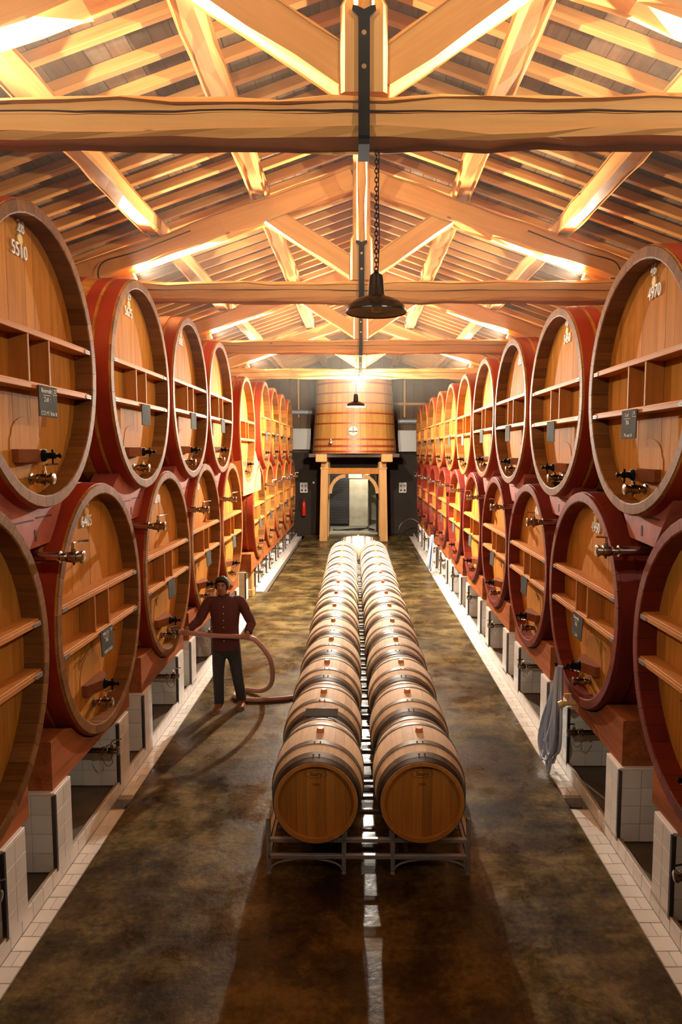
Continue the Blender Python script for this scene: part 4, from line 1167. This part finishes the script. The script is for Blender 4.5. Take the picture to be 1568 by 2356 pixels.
for sx in (-1, 1):
    blob('ear', hc + Vector((sx * .082, .01, -.005)), .012, .022, .032, 'skin', body, None, 10)
    blob('eye', hc + Vector((sx * .030, -.082, .004)), .011, .007, .006, 'black', body, None, 8)
    MB().tube([hc + Vector((sx * .014, -.092, .020)), hc + Vector((sx * .032, -.090, .025)), hc + Vector((sx * .05, -.080, .020))], .0045, 5).obj('eyebrow', M['hair'], body)
blob('nose', hc + Vector((0, -.095, -.018)), .013, .018, .022, 'skin', body, None, 10)
blob('mouth', hc + Vector((0, -.082, -.052)), .022, .007, .005, 'shoe', body, None, 8)
# buttons and shoes
for k in range(6): MB().cyl((0.0, -.128 - .006 * (k > 1), .88 + k * .085), (0.0, -.136 - .006 * (k > 1), .88 + k * .085), .006, .006, 8).obj('button', M['chalk'], p)
for nm, x, y, ang in (('shoe', -.088, -.095, -.1), ('shoe', .172, .02, .12)):
    sh = empty('shoe', (x, y, 0), ang); sh.parent = p
    prof = []
    rs = []
    for yy, hw, zt in ((.11, .030, .075), (.085, .042, .10), (.03, .044, .105), (-.03, .046, .078), (-.09, .050, .058), (-.14, .044, .046), (-.168, .022, .034)):
        rs.append([(-hw, yy, .016), (-hw * 1.02, yy, .016 + (zt - .016) * .45), (-hw * .6, yy, zt), (hw * .6, yy, zt), (hw * 1.02, yy, .016 + (zt - .016) * .45), (hw, yy, .016)])
    MB().rings(rs).obj('upper', M['shoe'], sh, 60)
    MB().prism([(-.034, .115), (-.048, .03), (-.054, -.09), (-.046, -.145), (-.02, -.176), (.02, -.176), (.046, -.145), (.054, -.09), (.048, .03), (.034, .115)], 2, 0, .018).obj('sole', M['sole'], sh)
# the hose he holds, from the cask tap to the barrels
W0 = Vector((PX, PY, 0))
path = [W0 + NOZ + Vector((.03, 0, 0)), W0 + HRt, W0 + (HRt + HLf) / 2 + Vector((0, -.01, -.006)), W0 + HLf, W0 + Vector((.42, -.14, .86)), W0 + Vector((.56, -.08, .62)), W0 + Vector((.55, .10, .28)), W0 + Vector((.38, .38, .07)), W0 + Vector((.12, .52, .032)), W0 + Vector((.03, .30, .032)), W0 + Vector((.20, .16, .032)), W0 + Vector((.52, .16, .032)), W0 + Vector((.86, .30, .032)), W0 + Vector((1.02, .80, .032)), (-.58, 9.75, .032), (-.53, 10.4, .032), (-.50, 11.2, .032), (-.30, 11.9, .032)]
h = empty('hose', tuple(path[3])); tag(h, 'pink rubber hose from the person’s hands looping across the floor', 'hose')
loc = [Vector(q) - path[3] for q in path]
MB().tube(spline(loc, 10), .030, 12).obj('tube', M['hose'], h, 60)
d = (HRt - HLf).normalized()
q0 = W0 + NOZ - path[3]
MB().cyl(q0 + d * -.05, q0 + d * .05, .040, .040, 14).cyl(q0 + d * .05, q0 + d * .13, .046, .046, 14).obj('coupling', M['coupling'], h, 40)

# wires along the trusses
for sd, nm in ((-1, 'left'), (1, 'right')):
    pts = [(sd * 2.2, 9.20, zu(2.2) + .20), (sd * 2.9, 9.20, zu(2.9) + .18), (sd * 3.35, 9.20, zu(3.35) + .2), (sd * 3.42, 9.19, zu(3.4) + .02), (sd * 3.3, 9.19, 5.46)]
    tag(MB().tube(spline(pts, 5), .008, 6).obj('lamp_cable', M['iron']), f'thin dark cable along the {nm} rafter of the second truss', 'cable')

# ------------------------------------------------------------------ haze in the hall
if HAZE:
    mt = bpy.data.materials.new('cellar haze'); mt.use_nodes = True
    nt = mt.node_tree; nt.nodes.clear()
    out = nt.nodes.new('ShaderNodeOutputMaterial'); vs_ = nt.nodes.new('ShaderNodeVolumeScatter')
    vs_.inputs['Density'].default_value = HAZE; vs_.inputs['Anisotropy'].default_value = .35; vs_.inputs['Color'].default_value = (1, .90, .76, 1)
    nt.links.new(vs_.outputs[0], out.inputs['Volume'])
    hz = MB().prism([(-4.85, 4.3), (4.85, 4.3), (4.85, 5.35), (0, 7.1), (-4.85, 5.35)], 1, -5.9, YB - .05).obj('haze', mt)
    tag(hz, 'thin warm haze hanging under the roof', 'haze', kind='stuff')
